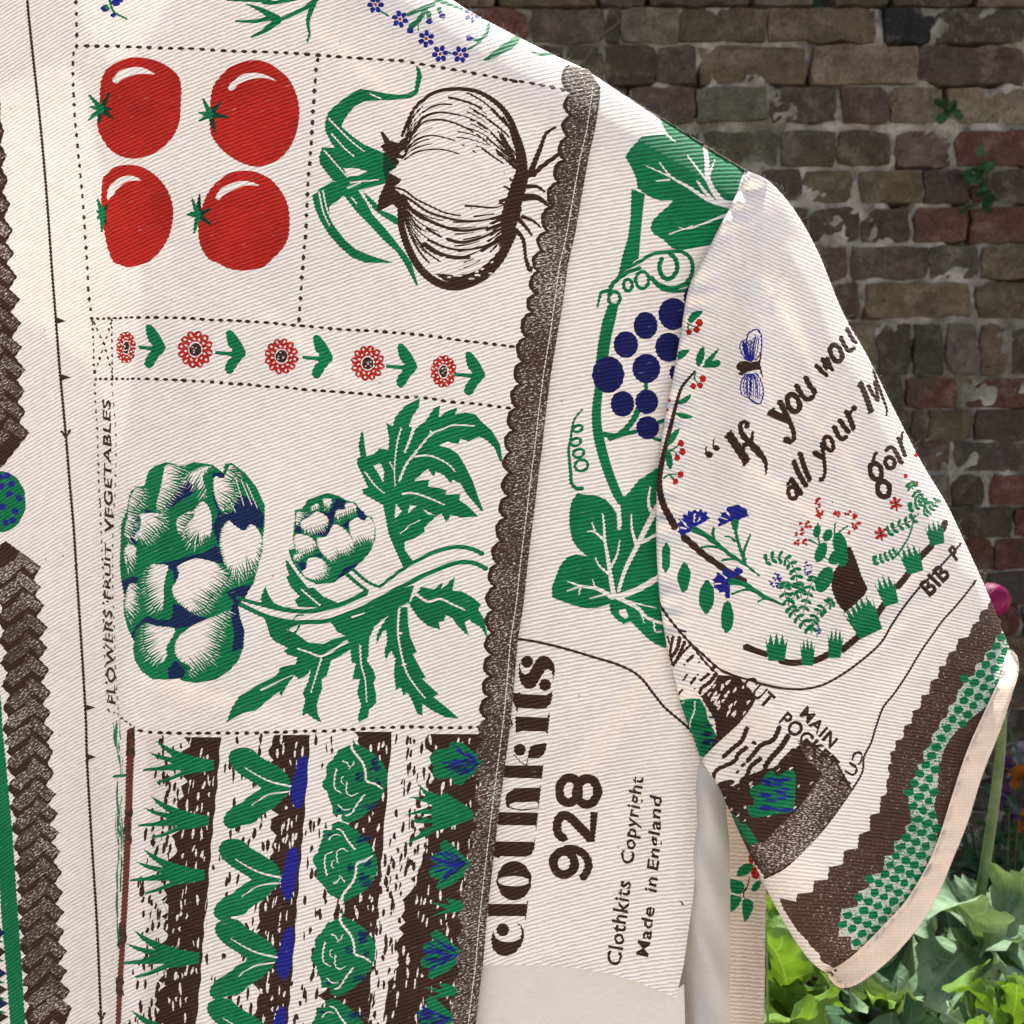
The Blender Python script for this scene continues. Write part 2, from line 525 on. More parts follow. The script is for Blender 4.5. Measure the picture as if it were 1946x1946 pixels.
for ri, (yt, yb, s) in enumerate(ROWS):
    bs = [t.split(',') for t in s.split()]
    for a, b, c in bs:
        seed += 1
        place_brick(float(a), float(b), yt, yb, c, seed)
    xl = float(bs[0][0]) - 8
    fill(860 + 40 * (ri % 2), xl, yt, yb, ri % 2 == 0, True)
    fill(-900 + 60 * (ri % 2), 860 + 40 * (ri % 2), yt, yb, ri % 2 == 0, False)
    fill(float(bs[-1][1]) + 8, 3000, yt, yb, ri % 2 == 1, False)
y = 1152
ri = 0
while y < 2080:
    hh = 56 + random.uniform(-4, 4)
    fill(1300 if y < 1500 else 1250, 2150, y, y + hh, ri % 2 == 0, y < 1800)
    fill(-900, 1300 if y < 1500 else 1250, y, y + hh, ri % 2 == 1, False)
    fill(2150, 3000, y, y + hh, ri % 2 == 1, False)
    y += hh + 12; ri += 1
# bricks out of the picture: one joined part
rv, rf, ci = [], [], []
for x0, x1, yt, yb, sd in rest:
    v, f = brick_mesh((x1 - x0) * k, (yb - yt) * k, sd)
    o = len(rv)
    cx, cz = ((x0 + x1) / 2 - 973) * k, CAMZ + (973 - (yt + yb) / 2) * k
    rv += [(a + cx, b + WALL_Y, c + cz) for a, b, c in v]
    rf += [tuple(i + o for i in q) for q in f]
ro = mesh_obj('brickwork', rv, rf, M['brick'], wall)
ro.color = (0.07, 0.055, 0.04, 1)
tag(ro, kind='stuff')
# mortar body of the wall, its face a little behind the bricks
nx, nz = 520, 310
XX, ZZ = np.meshgrid(np.linspace(-1.95, 2.1, nx), np.linspace(0.0, CAMZ + (973 - 14) * k, nz))
def vnoise(x, y, s, seed):
    r = np.random.default_rng(seed)
    g = r.uniform(-1, 1, (64, 64))
    u, v = (x * s) % 63, (y * s) % 63
    i, j = u.astype(int), v.astype(int)
    a, b = u - i, v - j
    a = a * a * (3 - 2 * a); b = b * b * (3 - 2 * b)
    return (g[i, j] * (1 - a) + g[(i + 1) % 64, j] * a) * (1 - b) + (g[i, (j + 1) % 64] * (1 - a) + g[(i + 1) % 64, (j + 1) % 64] * a) * b
YY = WALL_Y + 0.0062 + 0.0035 * vnoise(XX + 5, ZZ, 9, 1) + 0.0045 * vnoise(XX + 5, ZZ, 31, 2) + 0.0015 * RNG.uniform(-1, 1, XX.shape)
YY += 0.075 * np.clip(vnoise(XX + 5, ZZ, 17, 5) - .38, 0, 1) * (0.35 + sstep(ZZ, 1.2, 2.1))
mv = list(np.stack([XX.ravel(), YY.ravel(), ZZ.ravel()], -1))
mf = [(j * nx + i, j * nx + i + 1, (j + 1) * nx + i + 1, (j + 1) * nx + i) for j in range(nz - 1) for i in range(nx - 1)]
k0 = len(mv)
top = [(nz - 1) * nx + i for i in range(nx)]
for i in range(nx):
    p = mv[top[i]]
    mv.append(np.array([p[0], WALL_Y + .23, p[2] + 0.01 * math.sin(i * .7)]))
for i in range(nx):
    p = mv[top[i]]
    mv.append(np.array([p[0], WALL_Y + .23, 0.0]))
for i in range(nx - 1):
    mf.append((top[i], top[i + 1], k0 + i + 1, k0 + i))
    mf.append((k0 + i, k0 + i + 1, k0 + nx + i + 1, k0 + nx + i))
mesh_obj('mortar', mv, mf, M['mortar'], wall)
# ------------------------------------------------------------ plants
def leaf_mat(name, c, vein, trans, rough=0.62, back=None, glauc=0.0):
    N = NT(name)
    uv = N.n('ShaderNodeUVMap', uv_map='leaf')
    sp = N.n('ShaderNodeSeparateXYZ'); N.l(uv.outputs[0], sp.inputs[0])
    u, v = sp.outputs[0], N.math('ABSOLUTE', sp.outputs[1])
    tc = N.n('ShaderNodeTexCoord')
    n1 = N.n('ShaderNodeTexNoise', i_Scale=55.0, i_Detail=4.0); N.l(tc.outputs['Object'], n1.inputs['Vector'])
    n2 = N.n('ShaderNodeTexNoise', i_Scale=420.0, i_Detail=2.0); N.l(tc.outputs['Object'], n2.inputs['Vector'])
    base = N.mix(N.ramp(n1.outputs[0], [(0.3, 0.0), (0.7, 1.0)]), tuple(q * .72 for q in c), tuple(min(1, q * 1.2) for q in c))
    mid = N.ramp(v, [(0.015, 1.0), (0.06, 0.0)])
    side = N.math('FRACT', N.math('ADD', N.math('MULTIPLY', u, 6.0), N.math('MULTIPLY', v, -1.5)))
    side = N.math('ABSOLUTE', N.math('SUBTRACT', side, 0.5))
    sv = N.ramp(N.math('ADD', side, N.math('MULTIPLY', N.math('SUBTRACT', n1.outputs[0], .5), .12)), [(0.02, 0.7), (0.07, 0.0)])
    vv = N.math('MAXIMUM', mid, sv)
    col = N.mix(vv, base, vein)
    if glauc:
        col = N.mix(N.ramp(n1.outputs[0], [(0.35, 0.0), (0.75, glauc)]), col, (0.38, 0.46, 0.40))
    h = N.math('ADD', N.math('MULTIPLY', vv, -0.5), N.math('MULTIPLY', n2.outputs[0], 0.25))
    nr = N.bump(h, 0.0012, 0.7)
    nr = N.bump(n1.outputs[0], 0.006, 0.6, nr)
    sheet_surface(N, col, nr, trans, rough, tint=(1.0, 0.95, 0.35))
    N.b.inputs['Specular IOR Level'].default_value = 0.22
    return N.m
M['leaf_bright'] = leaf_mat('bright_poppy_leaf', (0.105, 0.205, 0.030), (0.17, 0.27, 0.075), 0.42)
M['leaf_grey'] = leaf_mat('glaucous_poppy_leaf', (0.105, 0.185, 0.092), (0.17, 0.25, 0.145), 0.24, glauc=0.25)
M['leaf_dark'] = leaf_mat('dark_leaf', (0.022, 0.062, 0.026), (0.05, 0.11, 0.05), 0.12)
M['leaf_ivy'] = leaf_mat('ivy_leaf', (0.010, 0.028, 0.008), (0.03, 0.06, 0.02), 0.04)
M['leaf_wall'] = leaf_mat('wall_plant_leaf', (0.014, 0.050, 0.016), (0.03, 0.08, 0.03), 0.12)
M['leaf_yellow'] = leaf_mat('yellowing_leaf', (0.36, 0.34, 0.09), (0.45, 0.42, 0.2), 0.35)
M['stem'] = simple_mat('green_stem', [(0.3, (0.055, 0.085, 0.028)), (0.7, (0.12, 0.165, 0.06))], 60.0, rough=0.5, bump=0.0006)
M['stem_dark'] = simple_mat('dark_stem', [(0.3, (0.03, 0.05, 0.02)), (0.7, (0.06, 0.09, 0.03))], 60.0, rough=0.6, bump=0.0006)
M['twig'] = simple_mat('dry_twig', [(0.3, (0.05, 0.04, 0.03)), (0.7, (0.13, 0.11, 0.08))], 60.0)
M['husk'] = simple_mat('dry_husk', [(0.3, (0.28, 0.20, 0.11)), (0.7, (0.50, 0.40, 0.25))], 90.0, bump=0.002)
def petal_mat(name, c, tr=0.3):
    N = NT(name)
    tc = N.n('ShaderNodeTexCoord')
    n1 = N.n('ShaderNodeTexNoise', i_Scale=70.0, i_Detail=4.0); N.l(tc.outputs['Object'], n1.inputs['Vector'])
    col = N.mix(n1.outputs[0], tuple(q * .55 for q in c), c)
    sheet_surface(N, col, N.bump(n1.outputs[0], 0.002, .6), tr, 0.55)
    return N.m
M['magenta'] = petal_mat('magenta_petal', (0.20, 0.006, 0.062), .12)
M['purple'] = petal_mat('purple_petal', (0.09, 0.035, 0.13))
M['orange'] = petal_mat('orange_petal', (0.30, 0.10, 0.012))
M['lilac'] = petal_mat('pale_lilac_petal', (0.26, 0.23, 0.29))

def frame(t, hint=(0, 0, 1)):
    t = t / np.linalg.norm(t)
    b = np.cross(t, hint)
    if np.linalg.norm(b) < 1e-3: b = np.cross(t, (1, 0, 0))
    b /= np.linalg.norm(b)
    return t, b, np.cross(b, t)

def leaf_geo(P0, P1, width, rollang=0.0, lobes=5, lobe=.35, wave=.10, curl=.15, seed=0, nu=34, nv=8, shape='poppy', cup=.15):
    """one leaf blade from base P0 to tip P1: lobed outline, curling midrib, rippled margin"""
    r = np.random.default_rng(seed)
    P0, P1 = np.array(P0, float), np.array(P1, float)
    L = np.linalg.norm(P1 - P0)
    t, b, n = frame(P1 - P0)
    c, s = math.cos(rollang), math.sin(rollang)
    b, n = b * c + n * s, n * c - b * s
    ph = r.uniform(0, 6.28, 4)
    vs, uvs, fs = [], [], []
    for i in range(nu + 1):
        u = i / nu
        if shape == 'poppy': w = (math.sin(math.pi * min(1, u * .86 + .12)) ** .75) * (1.0 if u < .97 else .5)
        elif shape == 'strap': w = min(1, u * 5 + .4) * (1 - u ** 3)
        else: w = math.sqrt(max(0, 1 - (2 * u - 1) ** 2)) + .02
        for j in range(-nv, nv + 1):
            v = j / nv
            lb = 1 - lobe * (1 - abs(math.sin(math.pi * lobes * u + ph[0] + (0.6 if v > 0 else 0)))) * abs(v) ** 2
            lb *= 1 - .16 * abs(math.sin(u * 37 + ph[1] + (1 if v > 0 else 0))) * abs(v) ** 3 * (1 if lobe > 0 else 0)
            x = v * w * width * .5 * lb
            lift = wave * width * math.sin(u * 11 + ph[2] + (1.7 if v > 0 else 0)) * abs(v) ** 2 + .5 * wave * width * math.sin(u * 23 + ph[3] + v * 3) * abs(v) ** 3
            up = cup * width * abs(v) ** 1.5 * .5
            arch = curl * L * (math.sin(math.pi * u) * .5 - u * u * .5)
            p = P0 + t * (u * L) + b * x + n * (lift + up + arch)
            vs.append(p); uvs.append((u, v))
    W_ = 2 * nv + 1
    for i in range(nu):
        for j in range(2 * nv):
            a = i * W_ + j
            fs.append((a, a + 1, a + W_ + 1, a + W_))
    return vs, fs, uvs

def leaf_obj(name, mat, parent, *a, **k):
    vs, fs, uvs = leaf_geo(*a, **k)
    o = mesh_obj(name, vs, fs, mat, parent)
    set_uv(o.data, uvs)
    return o
def set_uv(me, uvs, name='leaf'):
    ul = me.uv_layers.new(name=name)
    lv = np.empty(len(me.loops), dtype=np.int32); me.loops.foreach_get('vertex_index', lv)
    ul.data.foreach_set('uv', np.array(uvs, dtype=np.float32)[lv].ravel())

def tube_geo(pts, radii, ns=10):
    p = np.array(pts, float)
    q = catmull(p, False, max(np.linalg.norm(np.diff(p, axis=0), axis=1).max() / 8, 1e-4)) if p.shape[1] == 2 else cat3(p, 6)
    rr = np.interp(np.linspace(0, 1, len(q)), np.linspace(0, 1, len(radii)), radii)
    vs, fs = [], []
    for i, c in enumerate(q):
        t = q[min(i + 1, len(q) - 1)] - q[max(i - 1, 0)]
        t, b, n = frame(t, (0, 1, 0.01))
        for k_ in range(ns):
            a = 2 * math.pi * k_ / ns
            vs.append(c + (b * math.cos(a) + n * math.sin(a)) * rr[i])
    for i in range(len(q) - 1):
        for k_ in range(ns):
            k2 = (k_ + 1) % ns
            fs.append((i * ns + k_, i * ns + k2, (i + 1) * ns + k2, (i + 1) * ns + k_))
    fs.append(tuple(range(ns))[::-1]); fs.append(tuple((len(q) - 1) * ns + k_ for k_ in range(ns)))
    return vs, fs
def cat3(p, m):
    out = []
    n = len(p)
    for i in range(n - 1):
        a, b, c, d = p[max(i - 1, 0)], p[i], p[i + 1], p[min(i + 2, n - 1)]
        for t in np.arange(m) / m:
            out.append(0.5 * (2 * b + (c - a) * t + (2 * a - 5 * b + 4 * c - d) * t**2 + (3 * b - a - 3 * c + d) * t**3))
    out.append(p[-1])
    return np.array(out)
def tube(name, pts, radii, mat, parent, ns=10):
    v, f = tube_geo(pts, radii, ns)
    return mesh_obj(name, v, f, mat, parent)
def at(px, py, D):
    return pix(np.array([px], float), np.array([py], float), np.array([D], float))[0]

lseed = [0]
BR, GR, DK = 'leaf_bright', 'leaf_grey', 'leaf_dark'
def plant(name, label, group, stem_px, leaves, stem_r=.0035, base=None, stem_mat='stem'):
    """stem given by photo positions and distances, led down to the soil; leaves as (base, tip, width px, roll, material)"""
    pts = [at(*q) for q in stem_px]
    low = pts[-1].copy()
    g = np.array([low[0] + random.uniform(-.04, .04), low[1] + random.uniform(-.03, .03), 0.03]) if base is None else np.array(base, float)
    e = empty(name, tuple(g), label, 'plant', group)
    pts += [low * .5 + g * .5, g - np.array([0, 0, .03])]
    tube('stem', pts, [stem_r * .8, stem_r, stem_r * 1.3], M[stem_mat], e)
    for (b, t, w, ra, m) in leaves:
        lseed[0] += 1
        P0, P1 = at(*b), at(*t)
        Dm = (b[2] + t[2]) / 2
        leaf_obj('leaf', M[m], e, P0, P1, w * 1.22 * Dm / 1946, ra, lobes=random.choice((3, 4, 5)), lobe=random.uniform(.20, .36), wave=random.uniform(.12, .24), curl=random.uniform(-.05, .3), seed=lseed[0], cup=random.uniform(-.1, .35))
    return e
PG = 'poppy plants in the bed'
pA = plant('poppy_plant', 'tall poppy with thick green stem and wilted magenta bloom beside the cuff', PG,
      [(1878, 1178, .85), (1903, 1260, .85), (1903, 1400, .85), (1893, 1500, .85), (1876, 1620, .85), (1853, 1770, .85), (1846, 1860, .85), (1842, 2100, .86)],
      [((1852, 1792, .85), (1722, 1668, .80), 190, .5, 'leaf_grey'), ((1856, 1790, .85), (1985, 1700, .84), 210, -.5, 'leaf_grey'), ((1850, 1795, .85), (2000, 1850, .80), 200, -.3, 'leaf_grey'),
       ((1852, 1800, .85), (1770, 1872, .78), 150, .4, 'leaf_grey'), ((1850, 1960, .86), (1760, 1850, .9), 150, .2, 'leaf_grey'),
       ((1848, 1960, .86), (1960, 1890, .9), 170, .2, 'leaf_dark')], stem_r=.0042)
# wilted bloom: swollen pod under dried husk and collapsed petals
def blob(name, c, ax, r, prof, mat, parent, ns=14, rough=0.0, seed=1):
    rr = np.random.default_rng(seed)
    t, b, n = frame(np.array(ax, float))
    vs, fs = [], []
    for i, (h, w) in enumerate(prof):
        for k_ in range(ns):
            a = 2 * math.pi * k_ / ns
            q = 1 + rr.normal(0, rough)
            vs.append(np.array(c) + t * h * r + (b * math.cos(a) + n * math.sin(a)) * w * r * q)
    for i in range(len(prof) - 1):
        for k_ in range(ns):
            k2 = (k_ + 1) % ns
            fs.append((i * ns + k_, i * ns + k2, (i + 1) * ns + k2, (i + 1) * ns + k_))
    return mesh_obj(name, vs, fs, mat, parent)
fc = at(1884, 1142, .85)
fl = blob('flower_head', fc + np.array([.002, .002, .001]), (.45, -.35, 1), .0125, [(-1.0, .15), (-.9, .45), (-.6, .85), (-.1, 1.0), (.4, .95), (.8, .72), (1.0, .40), (1.08, .1)], M['magenta'], pA, ns=18, rough=.16)
for i in range(8):
    a = i * 2 * math.pi / 8 + .3
    b0 = fc + np.array([math.cos(a) * .012, math.sin(a) * .012, .010])
    t0 = fc + np.array([math.cos(a) * .016 + .005, math.sin(a) * .016 - .003, -.012 + .006 * random.random()])
    o = leaf_obj('petal', M['magenta'], None, b0, t0, .026, random.uniform(-.5, .5), lobes=3, lobe=.25, wave=.34, curl=.5, seed=40 + i, nu=10, nv=5, shape='round', cup=.3)
    o.parent = fl; o.matrix_parent_inverse = pA.matrix_basis.inverted()
for i, (dx, dz) in enumerate(((-.016, .004), (-.013, -.006), (-.006, -.010), (-.017, -.002))):
    b0 = fc + np.array([dx * .5 - .002, -.010, -.016])
    t0 = fc + np.array([dx, -.017, dz + .010])
    o = leaf_obj('husk', M['husk'], None, b0, t0, .019, random.uniform(-.4, .4), lobes=3, lobe=.25, wave=.3, curl=-.3, seed=60 + i, nu=8, nv=4, shape='round')
    o.parent = fl; o.matrix_parent_inverse = pA.matrix_basis.inverted()

def auto_leaves(cx, cy, D, n, spread, size, mats, up=.5):
    out = []
    for i in range(n):
        a = i * 2.4 + random.uniform(-.5, .5)
        l = size * random.uniform(.65, 1.15)
        bx, by = cx + random.uniform(-.2, .2) * spread, cy + random.uniform(-.5, .6) * spread
        tx = bx + math.cos(a) * l
        ty = by - up * l * random.uniform(.3, 1.1) + (.25 * l if random.random() < .3 else 0)
        out.append(((bx, by, D), (tx, ty, D + math.sin(a) * l * D / 1946 * .9), l * random.uniform(.55, .85), random.uniform(-.7, .7), random.choice(mats)))
    return out
plant('poppy_plant', 'bright yellow-green leafy poppy rising just below the jacket side seam', PG, [(1492, 1850, .74), (1496, 2000, .75), (1500, 2300, .76)],
      [((1498, 1950, .74), (1462, 1760, .70), 130, .3, BR), ((1500, 1960, .74), (1560, 1752, .73), 130, -.4, BR), ((1495, 1840, .74), (1432, 1730, .80), 110, .5, BR), ((1492, 1990, .74), (1425, 1850, .70), 150, .4, BR),
       ((1500, 1990, .74), (1575, 1870, .69), 140, -.3, BR), ((1497, 1850, .74), (1520, 1690, .82), 90, 0, BR), ((1495, 2050, .74), (1500, 1900, .66), 150, .1, BR)], stem_r=.003)
plant('poppy_plant', 'blue-green broad-leaved poppy under the tip of the cuff', PG, [(1660, 1880, .80), (1664, 2050, .80), (1668, 2300, .81)],
      [((1662, 1990, .80), (1735, 1775, .84), 170, -.4, GR), ((1660, 1990, .80), (1600, 1850, .76), 150, .5, GR), ((1662, 2000, .80), (1572, 1905, .74), 160, .3, DK), ((1664, 1990, .80), (1700, 1860, .74), 140, .1, GR),
       ((1662, 1900, .80), (1655, 1740, .90), 120, 0, DK), ((1664, 2040, .80), (1760, 1925, .74), 150, -.3, DK), ((1662, 1960, .80), (1690, 1880, .72), 70, .2, BR)], stem_r=.0035)
plant('poppy_plant', 'sunlit lime-green poppy leaves at the right edge of the bed', PG, [(1915, 1900, .72), (1918, 2050, .73), (1922, 2300, .74)],
      [((1925, 1990, .72), (1838, 1868, .70), 165, .4, BR), ((1925, 1970, .72), (1960, 1850, .72), 130, -.2, BR), ((1920, 2000, .72), (1800, 1930, .68), 130, .4, GR), ((1925, 2000, .72), (2010, 1900, .70), 150, -.4, BR),
       ((1922, 1960, .72), (1935, 1852, .68), 54, .3, BR), ((1920, 2040, .72), (1870, 1925, .64), 120, .1, BR)], stem_r=.003)
# further poppies filling the bed
for i, (cx, cy, D, n, size, mats, lab) in enumerate((
        (1790, 1930, .95, 9, 190, (GR, DK, GR), 'grey-green poppy between the cuff tip and the tall stem'),
        (1560, 1830, .98, 9, 180, (BR, GR, BR), 'leafy green poppy in the gap behind the jacket seam'),
        (1460, 1960, 1.0, 8, 170, (BR, DK), 'shaded poppy clump farthest left in the bed'),
        (1990, 1800, 1.0, 9, 200, (GR, DK), 'grey-leaved poppy cut by the right edge of the view'),
        (1880, 1990, 1.0, 8, 180, (DK, GR), 'low dark poppy behind the lime-green leaves'),
        (1690, 1830, 1.15, 8, 170, (DK, DK, GR), 'dark poppy half hidden behind the cuff'))):
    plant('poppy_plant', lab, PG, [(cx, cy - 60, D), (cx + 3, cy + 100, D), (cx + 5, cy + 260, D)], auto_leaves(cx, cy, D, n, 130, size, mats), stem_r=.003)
tube_e = empty('grass_stalk', tuple(at(1456, 2300, .66)[:2]) + (0.03,), 'single pale straight stalk beside the jacket side seam', 'stalk')
tube('stem', [at(1453, 1655, .66), at(1455, 1760, .66), at(1458, 1870, .66), at(1460, 2300, .66), at(1460, 2300, .66) * np.array([1, 1, 0]) + np.array([0, 0, .02])], [.0006, .0008, .001], M['stem'], tube_e, 6)

# shaded border plants by the wall: strap leaves and small pansies
def strap_plant(cx, D, top, n, label, seed):
    r = random.Random(seed)
    g = at(cx, 2600, D); g[2] = 0.03
    e = empty('day_lily', tuple(g), label, 'plant', 'strap-leaved plants by the wall')
    for i in range(n):
        b0 = g + np.array([r.uniform(-.03, .03), r.uniform(-.03, .03), 0])
        h = (CAMZ + (973 - top) / 1946 * D) * r.uniform(.65, 1.0)
        t0 = g + np.array([r.uniform(-.22, .22), r.uniform(-.15, .12), h])
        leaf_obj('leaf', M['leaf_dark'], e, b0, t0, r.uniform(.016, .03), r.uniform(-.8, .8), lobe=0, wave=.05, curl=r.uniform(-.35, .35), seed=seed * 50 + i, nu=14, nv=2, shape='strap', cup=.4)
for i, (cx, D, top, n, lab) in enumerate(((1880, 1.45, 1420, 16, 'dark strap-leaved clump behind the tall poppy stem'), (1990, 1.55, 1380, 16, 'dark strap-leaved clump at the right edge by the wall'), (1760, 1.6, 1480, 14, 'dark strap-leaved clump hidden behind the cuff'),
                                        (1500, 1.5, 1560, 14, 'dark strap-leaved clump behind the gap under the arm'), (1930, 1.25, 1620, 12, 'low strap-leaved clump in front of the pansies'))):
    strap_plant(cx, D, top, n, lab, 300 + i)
def pansy(px, py, D, mats, label, seed):
    r = random.Random(seed)
    c = at(px, py, D)
    g = np.array([c[0], c[1] + .05, 0.03])
    e = empty('pansy', tuple(g), label, 'flower', 'pansies in the shaded border')
    tube('stem', [c, c + np.array([0, .03, -.06]), g + np.array([0, 0, .1]), g - np.array([0, 0, .02])], [.0012, .0015, .0018], M['stem_dark'], e, 6)
    for i in range(5):
        a = i * 2 * math.pi / 5 + math.pi / 2
        d = np.array([math.cos(a), -.25 + r.uniform(-.1, .1), math.sin(a)])
        leaf_obj('petal', M[mats[i % len(mats)]], e, c, c + d * .019, .021, r.uniform(-.3, .3), lobes=2, lobe=.06, wave=.1, curl=.2, seed=seed * 9 + i, nu=8, nv=4, shape='round', cup=.1)
    for i in range(4):
        hh = c[2] * r.uniform(.75, .95)
        p = np.array([c[0], c[1] + .04, hh])
        leaf_obj('leaf', M['leaf_dark'], e, p, p + np.array([r.uniform(-.07, .07), r.uniform(-.05, .02), r.uniform(0, .05)]), .03, r.uniform(-.6, .6), seed=seed * 13 + i, nu=10, nv=3)
for i, (px, py, m, lab) in enumerate(((1938, 1478, ('orange', 'orange'), 'orange pansy nearest the right edge'), (1908, 1512, ('purple', 'lilac'), 'purple and white pansy beside the poppy stem'), (1928, 1546, ('purple', 'purple'), 'dark purple pansy right of the poppy stem'),
                                    (1950, 1560, ('orange', 'purple'), 'orange and purple pansy low at the right edge'), (1912, 1462, ('purple', 'orange'), 'purple pansy with orange lip behind the cuff'), (1945, 1430, ('lilac', 'lilac'), 'pale lilac pansy, highest of the group'),
                                    (1968, 1505, ('purple', 'purple'), 'purple pansy just beyond the right edge'))):
    pansy(px, py, 1.42 + .03 * (i % 3), m, lab, 500 + i)

# small plants rooted in the wall
def wall_plant(px, py, n, spread, label, seed):
    r = random.Random(seed)
    c = at(px, py, WALL_Y - .004)
    e = empty('wall_plant', tuple(c), label, 'plant', 'small plants growing in the wall joints')
    for i in range(n):
        q = at(px + r.gauss(0, spread * .5), py + r.gauss(0, spread), WALL_Y - r.uniform(.012, .03))
        a = r.uniform(0, 6.28)
        d = np.array([math.cos(a), r.uniform(-.7, -.1), math.sin(a)])
        leaf_obj('leaf', M['leaf_wall'], e, q, q + d * r.uniform(.020, .032), r.uniform(.022, .032), r.uniform(-.6, .6), lobes=3, lobe=.12, wave=.05, curl=.1, seed=seed * 31 + i, nu=8, nv=4, shape='round', cup=.2)
        if i % 3 == 0:
            tube('stem', [c, (c + q) / 2 + np.array([0, -.006, .002]), q], [.0007, .0006], M['stem_dark'], e, 5)
wall_plant(1862, 352, 17, 26, 'small round-leaved plant hanging from a joint between red bricks', 700)
wall_plant(1797, 212, 6, 14, 'tiny green sprig in an upright wall joint near the top right', 701)
bl_e = empty('wild_grass', tuple(at(1620, 640, 1.9)), 'single dark upright grass blade in front of the wall beside the sleeve', 'grass')
leaf_obj('leaf', M['leaf_dark'], bl_e, at(1622, 700, 1.9), at(1619, 548, 1.9), .010, .2, lobe=0, wave=.02, curl=.03, seed=9, nu=10, nv=2, shape='strap')
tw = empty('dry_twig', tuple(at(1113, 118, WALL_Y - .01)), 'thin dry twig trailing over the top bricks beside the shoulder', 'twig')
tube('stem', [at(1108, 122, WALL_Y - .008), at(1130, 85, WALL_Y - .02), at(1150, 62, WALL_Y - .02), at(1210, 20, WALL_Y - .012)], [.0009, .0012, .0008], M['twig'], tw, 6)

# ivy hedge that tops the wall from behind
ivy = empty('ivy_hedge', (0.2, 2.55, 0.0), 'dark ivy hedge rising behind the top of the wall', 'hedge')
iv, iff, iuv = [], [], []
rr = np.random.default_rng(77)
for i in range(9000):
    x, yy = rr.uniform(-1.3, 2.0), 2.27 + abs(rr.normal(0, .25))
    z = rr.uniform(1.8, 2.85 - .25 * rr.random())
    P0 = np.array([x, yy, z])
    d = rr.normal(0, 1, 3); d[1] -= .8; d[2] -= .5; d /= np.linalg.norm(d)
    t, b, n = frame(d)
    s = rr.uniform(.03, .065)
    k0 = len(iv)
    for (u, v) in ((0, 0), (.25, -.55), (.6, -.32), (1, 0), (.6, .32), (.25, .55)):
        iv.append(P0 + t * u * s + b * v * s + n * abs(v) * s * .25); iuv.append((u, v))
    iff += [(k0, k0 + 1, k0 + 2, k0 + 3), (k0, k0 + 3, k0 + 4, k0 + 5)]
io = mesh_obj('foliage', iv, iff, M['leaf_ivy'], ivy)
set_uv(io.data, iuv)
for i in range(7):
    x = -1.8 + i * .62
    tube('trunk', [(x, 2.5, 0), (x + .05, 2.48, 1.0), (x - .04, 2.5, 1.9), (x + .1, 2.5, 2.6)], [.02, .016, .01, .004], M['twig'], ivy, 7)
